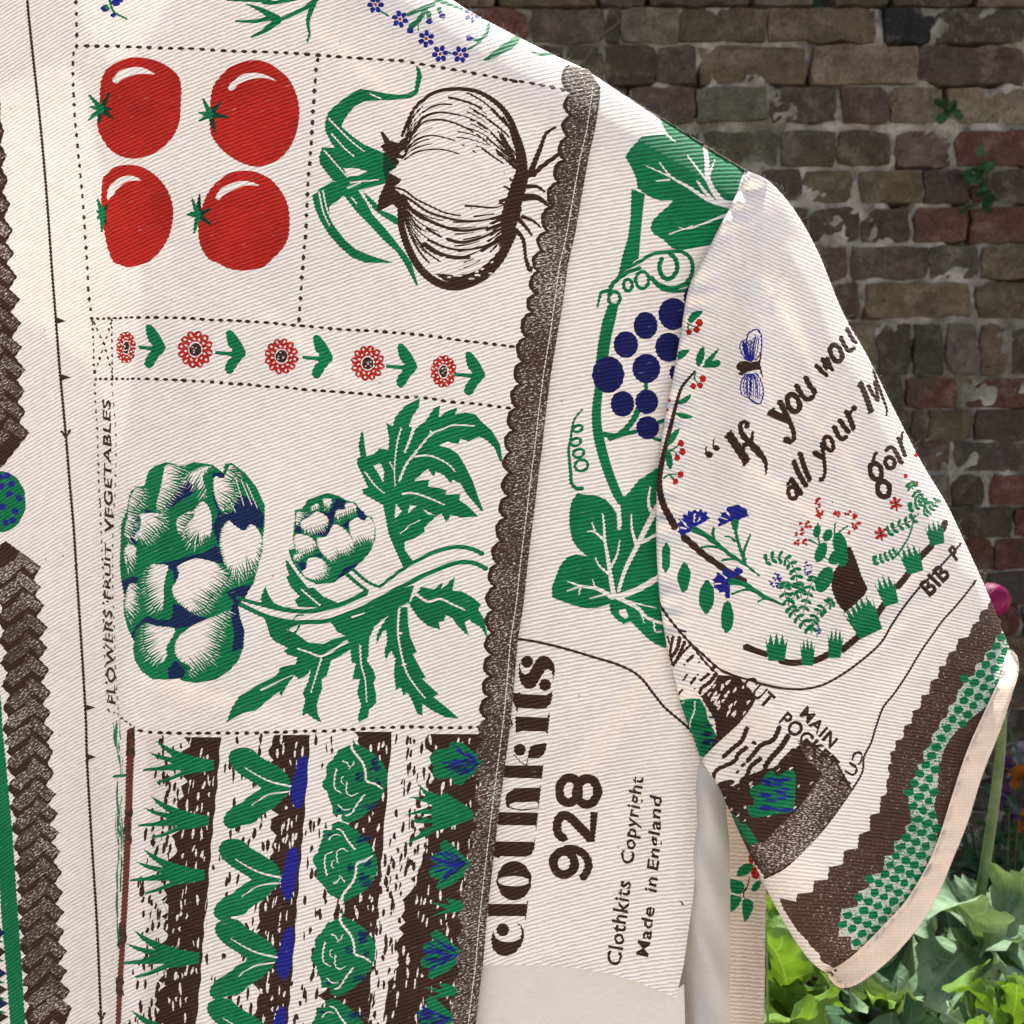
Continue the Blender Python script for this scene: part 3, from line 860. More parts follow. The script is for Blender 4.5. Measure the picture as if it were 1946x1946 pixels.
# ------------------------------------------------------------ the print: flat shapes traced in photo pixels, later cut into the cloth itself
class Print:
    def __init__(self, step=3.2):
        self.s = []          # (motif, ink, points)
        self.step = step
    def raw(self, m, ink, p):
        p = np.asarray(p, float)
        if len(p) < 3 or abs(area2(p)) < 1.0:
            return
        if area2(p) < 0:
            p = p[::-1]
        self.s.append((m, ink, p))
    def poly(self, m, ink, reg, s, smooth=0):
        p = PT(reg, s)
        p = catmull(p, True, self.step) if smooth else lin(p, True, self.step)
        self.raw(m, ink, p)
    def stroke(self, m, ink, reg, s, w0, w1=None, wm=None, pts=None):
        k = REG[reg][2]
        p = PT(reg, s) if pts is None else pts
        w1 = w0 if w1 is None else w1
        p = catmull(p, False, self.step)
        d = np.hypot(*(np.diff(p, axis=0)).T)
        keep = np.concatenate([[True], d > 0.3])
        p = p[keep]
        if len(p) < 2: return
        d = np.hypot(*(np.diff(p, axis=0)).T)
        t = np.concatenate([[0], np.cumsum(d)]); t = t / max(t[-1], 1e-6)
        w = (w0 + (w1 - w0) * t) / k if wm is None else np.interp(t, [0, .5, 1], [w0 / k, wm / k, w1 / k])
        w = np.maximum(w, 1.6)
        g = np.gradient(p, axis=0)
        g /= np.maximum(np.hypot(g[:, 0], g[:, 1])[:, None], 1e-6)
        nrm = np.stack([-g[:, 1], g[:, 0]], -1)
        ang = np.unwrap(np.arctan2(g[:, 1], g[:, 0]))
        i0 = 0
        while i0 < len(p) - 1:
            i1 = i0 + 1
            while i1 < len(p) - 1 and abs(ang[i1 + 1] - ang[i0]) < 1.9 and i1 - i0 < 60:
                i1 += 1
            a = p[i0:i1 + 1] + nrm[i0:i1 + 1] * w[i0:i1 + 1, None] * .5
            b = p[i0:i1 + 1] - nrm[i0:i1 + 1] * w[i0:i1 + 1, None] * .5
            cap0 = p[i0:i0 + 1] - g[i0:i0 + 1] * w[i0] * .35
            cap1 = p[i1:i1 + 1] + g[i1:i1 + 1] * w[i1] * .35
            self.raw(m, ink, np.vstack([cap0, a, cap1, b[::-1]]))
            i0 = i1
    def ell(self, m, ink, reg, cx, cy, rx, ry, rot=0.0, n=None, point=0.0):
        k = REG[reg][2]
        c = PT(reg, [[cx, cy]])[0]
        n = n or int(np.clip((rx + ry) / k * 1.2, 7, 40))
        t = np.arange(n) / n * 2 * np.pi
        x = np.cos(t) * rx / k
        y = np.sin(t) * ry / k
        if point:
            x = x * (1 - point * np.abs(np.sin(t)) ** 3)
        cr, sr = math.cos(rot), math.sin(rot)
        self.raw(m, ink, np.stack([c[0] + x * cr - y * sr, c[1] + x * sr + y * cr], -1))
    def ring(self, m, ink, reg, cx, cy, rx, ry, w, rot=0.0):
        k = REG[reg][2]
        c = PT(reg, [[cx, cy]])[0]
        cr, sr = math.cos(rot), math.sin(rot)
        for h in range(3):
            t = np.linspace(h * 2 * np.pi / 3, (h + 1) * 2 * np.pi / 3, 8)
            pts = []
            for s_, tt in ((.5, t), (-.5, t[::-1])):
                x = np.cos(tt) * (rx + s_ * w) / k
                y = np.sin(tt) * (ry + s_ * w) / k
                pts.append(np.stack([c[0] + x * cr - y * sr, c[1] + x * sr + y * cr], -1))
            self.raw(m, ink, np.vstack(pts))
    def dots(self, m, ink, p, spacing, a, b):
        p = lin(p, False, 2.0)
        d = np.hypot(*(np.diff(p, axis=0)).T)
        s = np.concatenate([[0], np.cumsum(d)])
        n = max(1, int(round(s[-1] / spacing)))
        for i in range(n + 1):
            q = s[-1] * i / n + random.uniform(-1, 1)
            x, y = np.interp(q, s, p[:, 0]), np.interp(q, s, p[:, 1])
            x2, y2 = np.interp(q + 3, s, p[:, 0]), np.interp(q + 3, s, p[:, 1])
            x1, y1 = np.interp(q - 3, s, p[:, 0]), np.interp(q - 3, s, p[:, 1])
            self.ell(m, ink, 'src', x, y, a * random.uniform(.85, 1.15) / 2, b * random.uniform(.85, 1.12) / 2,
                     math.atan2(y2 - y1, x2 - x1), n=8)
    def hatch(self, m, ink, reg, s, direction, length, w, step):
        """short strokes from the rim of a shape inwards, on the side that faces `direction`"""
        k = REG[reg][2]
        p = PT(reg, s)
        if area2(p) < 0: p = p[::-1]
        p = catmull(p, True, step / k)
        g = np.roll(p, -1, 0) - np.roll(p, 1, 0)
        g /= np.maximum(np.hypot(g[:, 0], g[:, 1])[:, None], 1e-6)
        out = np.stack([g[:, 1], -g[:, 0]], -1)
        dv = np.array(direction, float); dv /= np.hypot(*dv)
        for q, o in zip(p, out):
            f = float(o @ dv)
            if f < 0.15: continue
            L = length / k * f * random.uniform(.55, 1.1)
            e = q - (o * .45 + dv * .55) * L
            a = q + o * (1.5 if length > 0 else -1.0)
            nn = np.array([-(e - a)[1], (e - a)[0]]); nn /= max(np.hypot(*nn), 1e-6)
            ww = w / k * .5
            self.raw(m, ink, np.array([a + nn * ww, a - nn * ww, e]))
    def text(self, m, ink, reg, txt, o, end, up, bold=0.02, slant=0.0):
        cu = bpy.data.curves.new('t', 'FONT')
        cu.body = txt
        cu.resolution_u = 3
        cu.offset = bold
        cu.shear = slant
        cu.space_character = 1.08
        ob = bpy.data.objects.new('t', cu)
        COL.objects.link(ob)
        dg = bpy.context.evaluated_depsgraph_get()
        dg.update()
        me = ob.evaluated_get(dg).to_mesh()
        v = np.array([tuple(x.co) for x in me.vertices])[:, :2]
        fs = [list(f.vertices) for f in me.polygons]
        ob.evaluated_get(dg).to_mesh_clear()
        bpy.data.objects.remove(ob); bpy.data.curves.remove(cu)
        x0, x1 = v[:, 0].min(), v[:, 0].max()
        k = REG[reg][2]
        O, E = PT(reg, [o, end])
        U = np.array(up, float) / k
        q = O + (v[:, :1] - x0) / (x1 - x0) * (E - O) + v[:, 1:2] / 0.70 * U
        for f in fs:
            self.raw(m, ink, q[f])

# ============================================================ FRONT PANEL
FP = Print()
K, G, R, B, N_, C, KG, D_ = 'K', 'G', 'R', 'B', 'N', 'C', 'KG', 'D'

# long grain line with ticks and arrow heads
gl = path(('R00', '190,-200 200,0 235,350 290,850 340,1400 378,1932'), ('R01', '405,350 440,800 480,1230 515,1650 540,1932'),
          ('R02', '560,500 600,1100 630,1600 640,1932'), ('R03', '680,700 712,1200 740,1850 760,2300'))
FP.stroke('printed_arrow_line', K, 'src', None, 5.0, pts=gl)
for reg, s in (('R01', '410,395 485,425 412,450'), ('R01', '448,815 525,840 450,865'), ('R02', '622,1500 705,1525 628,1550'),
               ('R02', '634,1862 706,1888 640,1912')):
    FP.poly('printed_arrow_line', K, reg, s)
FP.stroke('printed_arrow_line', K, 'R01', '450,1235 468,1255 485,1272', 18)
FP.stroke('printed_arrow_line', K, 'R01', '515,1222 500,1255 485,1272', 18)
FP.stroke('printed_arrow_line', K, 'R03', '722,1850 748,1895', 18)
FP.stroke('printed_arrow_line', K, 'R03', '770,1850 748,1895', 18)

# dotted rules
DL = 'printed_dotted_line'
FP.dots(DL, K, path(('R00', '550,-300 556,0 565,280 562,340')), 19.5, 10.5, 6.5)
FP.dots(DL, K, path(('R00', '540,395 535,450 537,620 548,850 562,1000 575,1130 595,1330 615,1560 630,1800 640,1932'),
                    ('R01', '650,230 668,360 675,410')), 19.5, 10, 6)
FP.dots(DL, K, path(('R00', '635,338 860,340 1090,350 1420,358 1740,378'),
                    ('R10', '0,381 270,395 410,405 650,424 880,440 1040,448 1100,460 1240,485 1460,522 1680,562 1850,597'),
                    ('R20', '20,580 180,603 330,630 465,660')), 20, 12.5, 7)
FP.dots(DL, K, path(('R10', '400,440 388,510 378,660 365,840 356,1010 345,1170 330,1330 322,1500 318,1590 312,1740 300,1830'),
                    ('R11', '295,0 284,90 280,170 275,260 268,340 265,415')), 20, 10.5, 7.5)
FP.dots(DL, K, path(('R01', '675,410 840,405 970,398'), ), 11, 7, 6)
FP.dots(DL, K, path(('R01', '1015,398 1130,398 1260,400 1400,405 1540,418 1700,422 1830,430'),
                    ('R11', '40,438 190,455 340,465 500,483 640,492 780,495 900,505 1030,515 1210,532 1370,555 1480,572 1590,583 1700,597 1830,612')), 17.5, 11, 7)
FP.dots(DL, K, path(('R01', '700,852 850,850 1020,850')), 11, 7, 6)
FP.dots(DL, K, path(('R01', '1080,850 1140,852 1275,858 1420,866 1560,872 1700,885 1820,890'),
                    ('R11', '25,907 160,912 330,932 470,940 610,950 750,960 900,978 1060,985 1130,983 1250,997 1360,1018 1470,1025 1570,1033 1680,1048 1800,1063')), 17.5, 11, 7)
for s in ('680,440 688,640 690,800', '820,420 822,600 825,830', '692,440 765,600 822,800', '815,440 765,600 700,800'):
    FP.dots(DL, K, PT('R01', s), 14, 8, 4)
FP.dots(DL, K, path(('R01', '697,890 700,1030 712,1170 718,1310 722,1460 725,1620 735,1780'),
                    ('R02', '735,0 745,300 760,560 760,850 765,1080 785,1400 795,1540')), 17, 8, 3.6)
FP.dots(DL, K, path(('R01', '822,890 835,1050 850,1200 852,1450 845,1700'),
                    ('R02', '840,0 828,250 828,500 828,700 838,920 845,1200 860,1450 868,1530')), 19, 9, 2.6)
FP.dots(DL, K, path(('R02', '800,1552 860,1570 920,1625 985,1670')), 9, 6, 4)
FP.dots(DL, K, path(('R02', '1030,1695 1090,1705 1350,1716 1600,1712 1900,1712'),
                    ('R12', '20,1902 230,1895 400,1890 480,1892 640,1880 860,1865 980,1862 1100,1860 1240,1866 1420,1866 1590,1862')), 18.5, 11, 7)
FT = 'printed_lettering'
FP.text(FT + '.002', K, 'R01', 'VEGETABLES', (828, 1965), (808, 985), (-56, 14), 0.024, 0.25)
FP.text(FT + '.001', K, 'R02', 'FRUIT', (814, 735), (814, 300), (-48, 14), 0.024, 0.25)
FP.text(FT, K, 'R02', 'FLOWERS', (852, 1505), (818, 790), (-56, 14), 0.024, 0.25)
FP.ell(FT, K, 'R02', 790, 748, 10, 8)

# tomatoes
T = 'printed_tomato'
tom = [
 (PT('R00', '735,640 745,580 790,500 870,450 960,422 1060,425 1160,450 1250,500 1310,560 1332,640 1328,760 1320,880 1290,970 1240,1040 1160,1110 1070,1150 980,1165 880,1145 800,1090 740,1000 715,930 715,850 730,760'),
  PT('R00', '828,585 870,530 940,500 1020,492 1080,510 1135,545 1060,542 980,550 900,580 850,612'), (745, 800),
  ['655,700', '665,785', '650,880'], ['800,685', '830,870', '725,905', '820,800']),
 (path(('R00', '1560,650 1600,580 1680,500 1780,455 1870,440'), ('R10', '0,450 70,480 180,570 240,680 265,800 255,930 210,1060 130,1160 40,1205'),
       ('R00', '1880,1225 1760,1190 1640,1110 1560,1010 1540,930 1540,830 1545,740')),
  path(('R00', '1672,645 1720,590 1790,545 1870,535'), ('R10', '10,548 95,592'), ('R00', '1930,572 1830,585 1760,615 1700,665')), (1545, 840),
  ['1490,725', '1465,828', '1465,885'], ['1580,970', '1675,860', '1620,745']),
 (path(('R00', '742,1480 752,1330 780,1280 850,1225 940,1210 1030,1222 1120,1270 1200,1350 1250,1440 1272,1540 1265,1640 1240,1740 1180,1840 1110,1910'),
       ('R01', '1050,6 950,32 880,12'), ('R00', '830,1920 790,1820 765,1700 752,1600')),
  PT('R00', '792,1468 790,1400 830,1340 890,1300 960,1290 1010,1305 1035,1325 950,1330 880,1370 830,1430'), (752, 1565),
  ['715,1460', '708,1550', '715,1610', '748,1700'], ['790,1500', '780,1650']),
 (path(('R00', '1490,1500 1530,1410 1600,1330 1690,1270 1780,1253 1870,1260'), ('R10', '0,1285 60,1320 130,1400 180,1500 195,1620 185,1740 140,1830 60,1910'),
       ('R01', '1932,30 1800,55 1680,40 1600,0'), ('R00', '1530,1900 1470,1800 1455,1680 1465,1580')),
  PT('R00', '1580,1455 1620,1390 1690,1350 1770,1330 1840,1335 1900,1362 1800,1362 1720,1390 1660,1420 1600,1470'), (1455, 1580),
  ['1410,1460', '1375,1575', '1425,1710', '1395,1560'], ['1465,1430', '1550,1530', '1552,1650'])]
for i, (o, hl, c, tips, dark) in enumerate(tom):
    nm = T if i == 0 else '%s.%03d' % (T, i)
    FP.raw(nm, R, catmull(o, True, 4))
    FP.raw(nm, C, catmull(hl, True, 4))
    for t in dark:
        FP.stroke(nm, D_, 'R00', '%d,%d %s' % (c[0], c[1], t), 52, 14)
    for t in tips:
        FP.stroke(nm, G, 'R00', '%d,%d %s' % (c[0], c[1], t), 46, 16)
    FP.ell(nm, G, 'R00', c[0] - 4, c[1], 22, 40)

# onion
O = 'printed_onion'
FP.poly(O, G, 'R10', '1120,480 1150,500 1168,560 1150,630 1135,690 1080,720 960,735 830,738 740,745 680,775 630,830 590,890 575,930 650,995 740,1060 880,1120 940,1180 980,1220 940,1260 760,1270 640,1230 560,1130 500,1050 455,960 455,890 480,820 560,750 640,690 720,652 800,665 900,685 1000,695 1060,690 1110,665 1120,600 1130,540')
FP.poly(O, G, 'R10', '435,1080 520,1085 620,1120 700,1180 760,1260 900,1250 940,1280 900,1345 700,1400 590,1410 560,1340 510,1325 460,1260 415,1200 410,1150')
FP.poly(O, C, 'R10', '590,1235 680,1235 770,1260 700,1290 620,1295')
FP.poly(O, G, 'R10', '640,1320 500,1335 420,1385 360,1440 380,1530 420,1620 480,1720 560,1810 650,1890 750,1930 960,1930 800,1880 680,1830 600,1760 530,1670 490,1590 485,1520 590,1440 700,1400')
FP.poly(O, G, 'R10', '590,1430 700,1400 760,1490 800,1570 900,1680 980,1780 1050,1870 1090,1932 1138,2090 1145,2110 1120,2090 1040,1940 980,1850 880,1760 780,1650 680,1550')
FP.poly(O, G, 'R10', '730,1400 830,1490 860,1540 960,1580 1010,1620 1020,1670 960,1640 880,1590 790,1520')
for s in ('480,870 640,1030 740,1110', '500,980 600,1090 670,1150', '450,1105 540,1210 620,1300', '410,1410 440,1550 490,1660', '440,1400 470,1540 520,1650',
          '640,1340 740,1330 850,1320', '650,1450 690,1500', '730,1440 800,1520', '790,690 830,710 870,725', '620,1380 720,1340'):
    FP.stroke(O, C, 'R10', s, 12, 9)
on = '1020,1000 1060,900 1110,800 1180,730 1270,675 1380,655 1480,655 1580,675 1680,730 1760,800 1820,890 1850,970 1890,1080 1910,1180 1915,1270'
FP.stroke(O, K, 'R10', on, 24, 60, 30)
FP.poly(O, K, 'R10', '860,970 880,965 930,1030 990,1050 1040,1010 1060,1040 1050,1090 1000,1130 1040,1150 1030,1170 980,1160 1000,1190 970,1240 920,1160 860,1070 890,1050')
FP.poly(O, K, 'R10', '930,1270 1020,1320 960,1380 1020,1430 1050,1480 1000,1540 950,1500 890,1530 830,1560 850,1450 890,1360')
FP.poly(O, D_, 'R10', '885,1110 930,1160 975,1225 935,1250 900,1340 880,1240')
FP.stroke(O, K, 'R10', '1010,1530 1015,1650 1040,1750 1080,1850 1130,1940 1200,2020 1290,2080 1400,2105 1500,2085 1600,2040 1690,1960 1750,1880 1800,1780 1840,1690', 50, 70, 60)
FP.poly(O, K, 'R10', '1260,2010 1340,2065 1430,2085 1560,2045 1690,1965 1760,1870 1830,1710 1760,1800 1690,1890 1600,1970 1500,2010 1400,2020 1320,2010')
FP.poly(O, K, 'R20', '60,930 110,960 150,1100 185,1230 215,1290 190,1400 160,1500 150,1590 110,1680 50,1770 -10,1830 10,1700 0,1600 40,1480 80,1350 120,1250 115,1120 85,1020')
for s, w in (('1030,1150 1090,1060 1160,1010 1250,995 1350,1015 1410,1035', 14), ('1040,1170 1120,1120 1220,1098 1330,1100 1440,1130', 14),
             ('1060,1060 1120,950 1200,890 1310,880 1410,905 1500,945 1545,970', 19), ('1080,1000 1130,920 1200,850 1310,825 1440,845', 19),
             ('1170,825 1240,785 1310,765 1385,768', 17), ('1360,715 1450,735 1540,765 1610,795', 19), ('1550,815 1640,860', 17),
             ('1650,875 1760,960 1810,1010', 18), ('1520,875 1550,890', 16), ('1575,905 1645,950', 16), ('1670,970 1790,1090', 17),
             ('1570,985 1670,1070', 12), ('1640,1010 1800,1140', 17), ('1610,1090 1690,1150 1765,1200', 17), ('1710,1100 1850,1240', 17),
             ('1460,1065 1480,1070', 14), ('1540,1105 1560,1120', 14), ('1500,680 1620,750 1730,850 1830,960', 14), ('1680,800 1800,930', 26),
             ('1060,940 1100,860 1170,780', 16), ('1045,1040 1080,960', 24), ('1760,860 1850,1000', 20), ('1740,1000 1860,1140', 22), ('1800,1180 1890,1270', 20),
             ('960,1375 1040,1400 1120,1460 1220,1510 1330,1560 1450,1585', 17), ('1020,1430 1100,1480 1200,1550 1310,1590 1450,1620 1600,1620 1750,1580 1850,1530', 21),
             ('1030,1450 1100,1550 1200,1610 1300,1655 1420,1690 1520,1690 1650,1670', 28), ('1060,1560 1120,1650 1160,1690', 18), ('1200,1680 1310,1740', 22),
             ('1350,1755 1460,1780 1600,1745 1750,1680', 26), ('1210,1760 1320,1810 1440,1835 1580,1820 1700,1780', 20), ('1090,1740 1150,1850 1220,1932', 20),
             ('1180,1790 1290,1860 1400,1890 1520,1890', 36), ('1480,1510 1560,1515 1700,1525 1800,1490', 17), ('1040,1600 1080,1720 1150,1850', 15),
             ('1550,1590 1700,1570', 14), ('1640,1690 1800,1620', 26), ('1600,1840 1720,1770 1810,1680', 28), ('1110,1720 1190,1840 1300,1920', 17),
             ('1680,1640 1790,1580 1900,1540', 22), ('1770,1370 1830,1400', 16), ('1810,1310 1850,1350', 16), ('1730,1490 1800,1500', 16)):
    FP.stroke(O, K, 'R10', s, w, w * .7)
def bez(a, b, c, d, t0, t1, w):
    t = np.linspace(t0, t1, 9)[:, None]
    a, b, c, d = (np.array(q, float) for q in (a, b, c, d))
    q = a * (1 - t) ** 3 + 3 * b * t * (1 - t) ** 2 + 3 * c * t ** 2 * (1 - t) + d * t ** 3
    FP.stroke(O, K, 'R10', q, w, w * .6)
for kk in range(9):
    f = (kk + .5) / 9
    top = 560 + 480 * f
    A0, B0, C0, D0 = (1035, 1050 + 110 * f), (1120, top), (1640, top - 40), (1885, 1260)
    bez(A0, B0, C0, D0, .02, random.uniform(.12, .34), 11)
    bez(A0, B0, C0, D0, random.uniform(.50, .66), random.uniform(.70, .76), 10)
    bez(A0, B0, C0, D0, random.uniform(.79, .84), .97, 13)
    bot = 2150 - 520 * f
    A0, B0, C0, D0 = (1010, 1430 + 60 * (1 - f)), (1130, bot), (1560, bot + 30), (1900, 1540)
    bez(A0, B0, C0, D0, .04, random.uniform(.22, .46), 13)
    bez(A0, B0, C0, D0, random.uniform(.50, .60), random.uniform(.66, .74), 12)
    bez(A0, B0, C0, D0, random.uniform(.76, .82), .97, 15)
for s, a, b in (('215,1290 260,1180 300,1080 340,980 410,935', 48, 20), ('240,1290 300,1230 380,1170 440,1130', 38, 30), ('190,1370 270,1370 330,1410', 34, 18),
                ('170,1450 270,1450 360,1510', 60, 24), ('160,1590 240,1620 300,1670', 30, 14), ('140,1610 200,1680 235,1730', 34, 18),
                ('110,1680 170,1760 190,1900 215,1990 235,1960', 34, 20), ('190,1890 220,1960 235,2000', 20, 10), ('40,1370 110,1420', 16, 10), ('0,1480 100,1450', 26, 20)):
    FP.stroke(O, K, 'R20', s, a, b)
for _ in range(26):
    x, y = random.uniform(1180, 1700), random.uniform(1880, 2050)
    FP.ell(O, C, 'R10', x, y, random.uniform(8, 26), random.uniform(5, 9), -0.1, n=6)

# flowers of the top band
F = 'printed_blue_flower'
for i, (x, y) in enumerate(((825, 35), (1005, 140), (1198, 285), (1300, 395), (1450, 400), (1535, 105))):
    nm = F if i == 0 else '%s.%03d' % (F, i)
    for j in range(6):
        a = j * math.pi / 3 + 0.3 * i
        FP.ell(nm, B, 'R10', x + 40 * math.cos(a), y + 42 * math.sin(a), 24, 19 if i != 5 else 13, a, n=9)
    FP.ell(nm, R, 'R10', x, y, 12, 14, n=7)
SP_ = 'printed_stem'
for s, a, b in (('1060,110 1180,60 1260,30', 26, 34), ('1200,60 1140,150 1080,200', 34, 40), ('1290,60 1300,100', 40, 22), ('1215,90 1222,150', 44, 26),
                ('1255,-10 1350,25 1470,70', 40, 14), ('1600,130 1700,160 1800,195', 18, 12), ('1660,170 1640,250 1590,290 1540,290', 26, 22),
                ('1500,365 1560,330 1620,270', 12, 24), ('860,80 920,115', 12, 16), ('1135,150 1140,230', 10, 8), ('1360,385 1385,395', 16, 10)):
    FP.stroke(SP_, G, 'R10', s, a, b)
for x, y in ((1220, 158), (1315, 116), (1080, 225), (1515, 282)):
    FP.ell(SP_, B, 'R10', x, y, 26, 22)
FP.poly('printed_leaf.001', G, 'R10', '1620,440 1700,370 1800,300 1880,245 1895,275 1850,340 1750,400 1660,440', 1)
FP.poly('printed_leaf', G, 'R20', '200,365 270,385 380,390 390,405 310,415 260,400')
SP_ = 'printed_lavender'
FP.stroke(SP_, G, 'R00', '790,-60 810,20 840,90 935,140', 22, 14)
for x, y, r in ((770, 60, 30), (850, 15, 34), (832, 112, 20), (890, 0, 20)):
    FP.ell(SP_, B, 'R00', x, y, r, r * .9)
FP.stroke(SP_, G, 'R00', '775,40 800,70', 30, 20)
g = 'printed_grass_tuft'
for s, a, b in (('0,20 120,15 330,-30', 30, 24), ('-120,30 0,80 110,150', 10, 70), ('-90,275 0,230 110,150', 14, 60), ('-200,155 -60,155 60,130', 14, 40),
                ('110,150 250,90 350,30 420,-40', 26, 40), ('375,10 330,150 340,250 320,310', 46, 12), ('-260,0 -100,5 60,10', 14, 24)):
    FP.stroke(g, G, 'R10', s, a, b)

# row of red flowers
for i, (reg, cx, cy, rx, ry, tx, ty) in enumerate((('R01', 925, 620, 70, 130, 1215, 630), ('R01', 1435, 635, 130, 140, 1805, 670), ('R11', 135, 685, 125, 135, 512, 705),
                                                 ('R11', 768, 735, 125, 132, 1132, 770), ('R11', 1325, 795, 97, 126, 1630, 830))):
    nm = 'printed_red_flower' if i == 0 else 'printed_red_flower.%03d' % i
    FP.ell(nm, R, reg, cx, cy, rx * .74, ry * .74)
    for j in range(12):
        a = j * math.pi / 6 + .2
        x, y = cx + rx * .78 * math.cos(a), cy + ry * .78 * math.sin(a)
        FP.ell(nm, R, reg, x, y, rx * .24, ry * .21, math.atan2(ry * math.sin(a), rx * math.cos(a)), n=9)
    for j in range(12):
        a = j * math.pi / 6 + .2
        for rr, q in ((.80, 1.0), (.56, .8)):
            x, y = cx + rx * rr * math.cos(a + (1 - q)), cy + ry * rr * math.sin(a + (1 - q))
            FP.ell(nm, C, reg, x, y, rx * .105 * q, ry * .06, math.atan2(ry * math.sin(a), rx * math.cos(a)), n=6)
    FP.ell(nm, C, reg, cx, cy, rx * .40, ry * .42)
    FP.ell(nm, K, reg, cx, cy, rx * .33, ry * .36, n=11)
    for _ in range(5):
        FP.ell(nm, C, reg, cx + random.uniform(-.2, .2) * rx, cy + random.uniform(-.24, .24) * ry, 7, 5, n=5)
    nl = 'printed_leaf_pair' if i == 0 else 'printed_leaf_pair.%03d' % i
    L = np.array([[-145, -160], [-110, -178], [-60, -125], [-20, -60], [0, 0], [-50, 60], [-95, 130], [-125, 145], [-155, 110], [-135, 50], [-110, 15], [-225 if i else -195, -2], [-228 if i else -198, -24], [-100, -22], [-130, -70]], float)
    FP.poly(nl, G, reg, L + np.array([tx, ty]), 1)

# artichokes
def petal(nm, reg, s, h, L, w, st_):
    q = np.array([[float(c) for c in t.split(',')] for t in s.split()])
    c = q.mean(0)
    q = c + (q - c) * 1.04
    FP.poly(nm, C, reg, q, 1)
    FP.hatch(nm, C, reg, q, h, -L * .55, w * .5, st_ * 1.1)
    FP.hatch(nm, G, reg, q, h, L, w, st_)
    FP.hatch(nm, G, reg, q, (-h[1], h[0]), L * .22, w * .8, st_)
A = 'printed_artichoke'
FP.poly(A, G, 'R02', '880,440 885,300 890,180 930,80 950,-30 960,-59 1000,-99 1060,-104 1085,-199 1130,-249 1220,-279 1340,-249 1420,-279 1560,-259 1640,-199 1650,-264 1700,-274 1800,-199 1880,-99 1932,11 1945,40 1943,190 1920,350 1900,480 1860,620 1800,700 1740,740 1760,850 1795,960 1790,1080 1750,1180 1680,1260 1580,1320 1450,1345 1340,1330 1320,1310 1240,1320 1120,1318 1040,1260 990,1180 975,1090 985,1040 940,950 910,840 905,740 915,720 890,600 880,480')
for s in ('1140,470 1300,440 1420,400 1500,390 1580,330 1620,360 1640,470 1600,460 1500,440 1420,435 1330,480 1310,560 1280,600 1270,520 1200,480',
          '1270,760 1340,780 1440,850 1530,870 1400,930 1280,945 1150,920 1060,900 1000,950 985,1030 960,1000 1000,920 1080,850 1150,880 1250,880 1270,820',
          '1720,750 1660,680 1740,640 1850,620 1800,720 1750,780 1760,850 1795,960 1780,1090 1700,1120 1720,1000 1690,820',
          '1230,1240 1290,1180 1380,1230 1340,1310 1240,1315', '890,600 980,560 1020,570 1000,620 940,640 915,720',
          '1000,190 1030,110 980,160 940,290 1000,330 1020,300 990,270', '1060,61 1140,91 1060,121', '1320,-99 1420,-139 1430,-59 1250,61 1210,51',
          '1760,-50 1880,20 1940,120 1925,220 1850,180 1780,230 1700,180 1600,330 1560,200 1600,100 1560,-30 1560,-200 1660,-200 1660,-160 1580,-130 1570,-60 1640,80 1700,100'):
    FP.poly(A, N_, 'R02', s)
for s, h in (('1030,110 1110,100 1190,110 1210,150 1180,200 1130,240 1110,270 1060,300 1010,300 990,270 1030,210 1035,150', (1, .6)),
             ('1470,20 1510,30 1545,100 1550,200 1530,270 1440,320 1390,290 1345,190 1380,120 1440,60', (-.4, 1)),
             ('1680,160 1720,190 1790,230 1830,190 1870,200 1915,280 1910,400 1860,500 1800,520 1750,560 1680,520 1640,420 1620,330 1630,230', (.2, 1)),
             ('1420,440 1500,445 1590,475 1640,530 1680,560 1600,660 1540,720 1500,790 1420,820 1340,770 1290,720 1270,650 1300,600 1320,540 1310,490', (1, .5)),
             ('1100,485 1160,478 1230,490 1215,560 1200,640 1200,720 1180,810 1130,780 1090,700 1070,620 1080,540', (-.8, .7)),
             ('1070,915 1150,930 1270,945 1270,990 1220,1080 1220,1150 1160,1200 1110,1150 1070,1080 1060,990', (-.8, .6)),
             ('1610,850 1670,815 1620,940 1590,1020 1560,1140 1520,1180 1440,1230 1380,1270 1400,1220 1320,1170 1290,1100 1310,1020 1400,940 1530,880', (1, .7)),
             ('940,330 990,345 1000,390 985,450 940,490 915,430 915,370', (.2, 1)), ('960,620 1010,630 1000,700 1000,780 950,870 920,800 920,730 935,660', (.5, 1)),
             ('1220,-249 1290,-249 1340,-239 1310,-179 1320,-139 1280,-49 1240,1 1180,91 1150,41 1180,-79 1200,-179', (1, .3)),
             ('1480,-239 1550,-239 1490,-179 1500,-109 1520,-39 1440,-99 1350,-169 1420,-209', (-.5, 1)),
             ('1690,-249 1740,-199 1700,-139 1720,-39 1650,51 1640,91 1590,1 1570,-89 1580,-169 1640,-159', (1, .5)),
             ('960,-19 1000,-79 1050,-89 1040,1 990,61 970,161 930,193 940,91', (.8, .4)),
             ('930,160 960,110 985,170 960,260 935,300 915,240', (.6, .6)), ('1300,150 1380,90 1420,110 1360,190 1320,260', (1, .2))):
    petal(A, 'R02', s, h, 130, 15, 17)
for s in ('1730,-160 1790,40', '1770,-150 1850,40', '1810,-120 1890,60', '1680,-10 1730,90'):
    FP.stroke(A, C, 'R02', s, 7, 5)
A2n = 'printed_artichoke.001'
FP.poly(A2n, G, 'R12', '230,270 290,255 330,190 420,155 480,142 560,165 610,195 680,215 740,300 800,320 825,400 825,480 790,570 730,640 640,720 520,800 400,815 320,780 260,720 210,640 185,560 240,545 220,470 225,390 235,330')
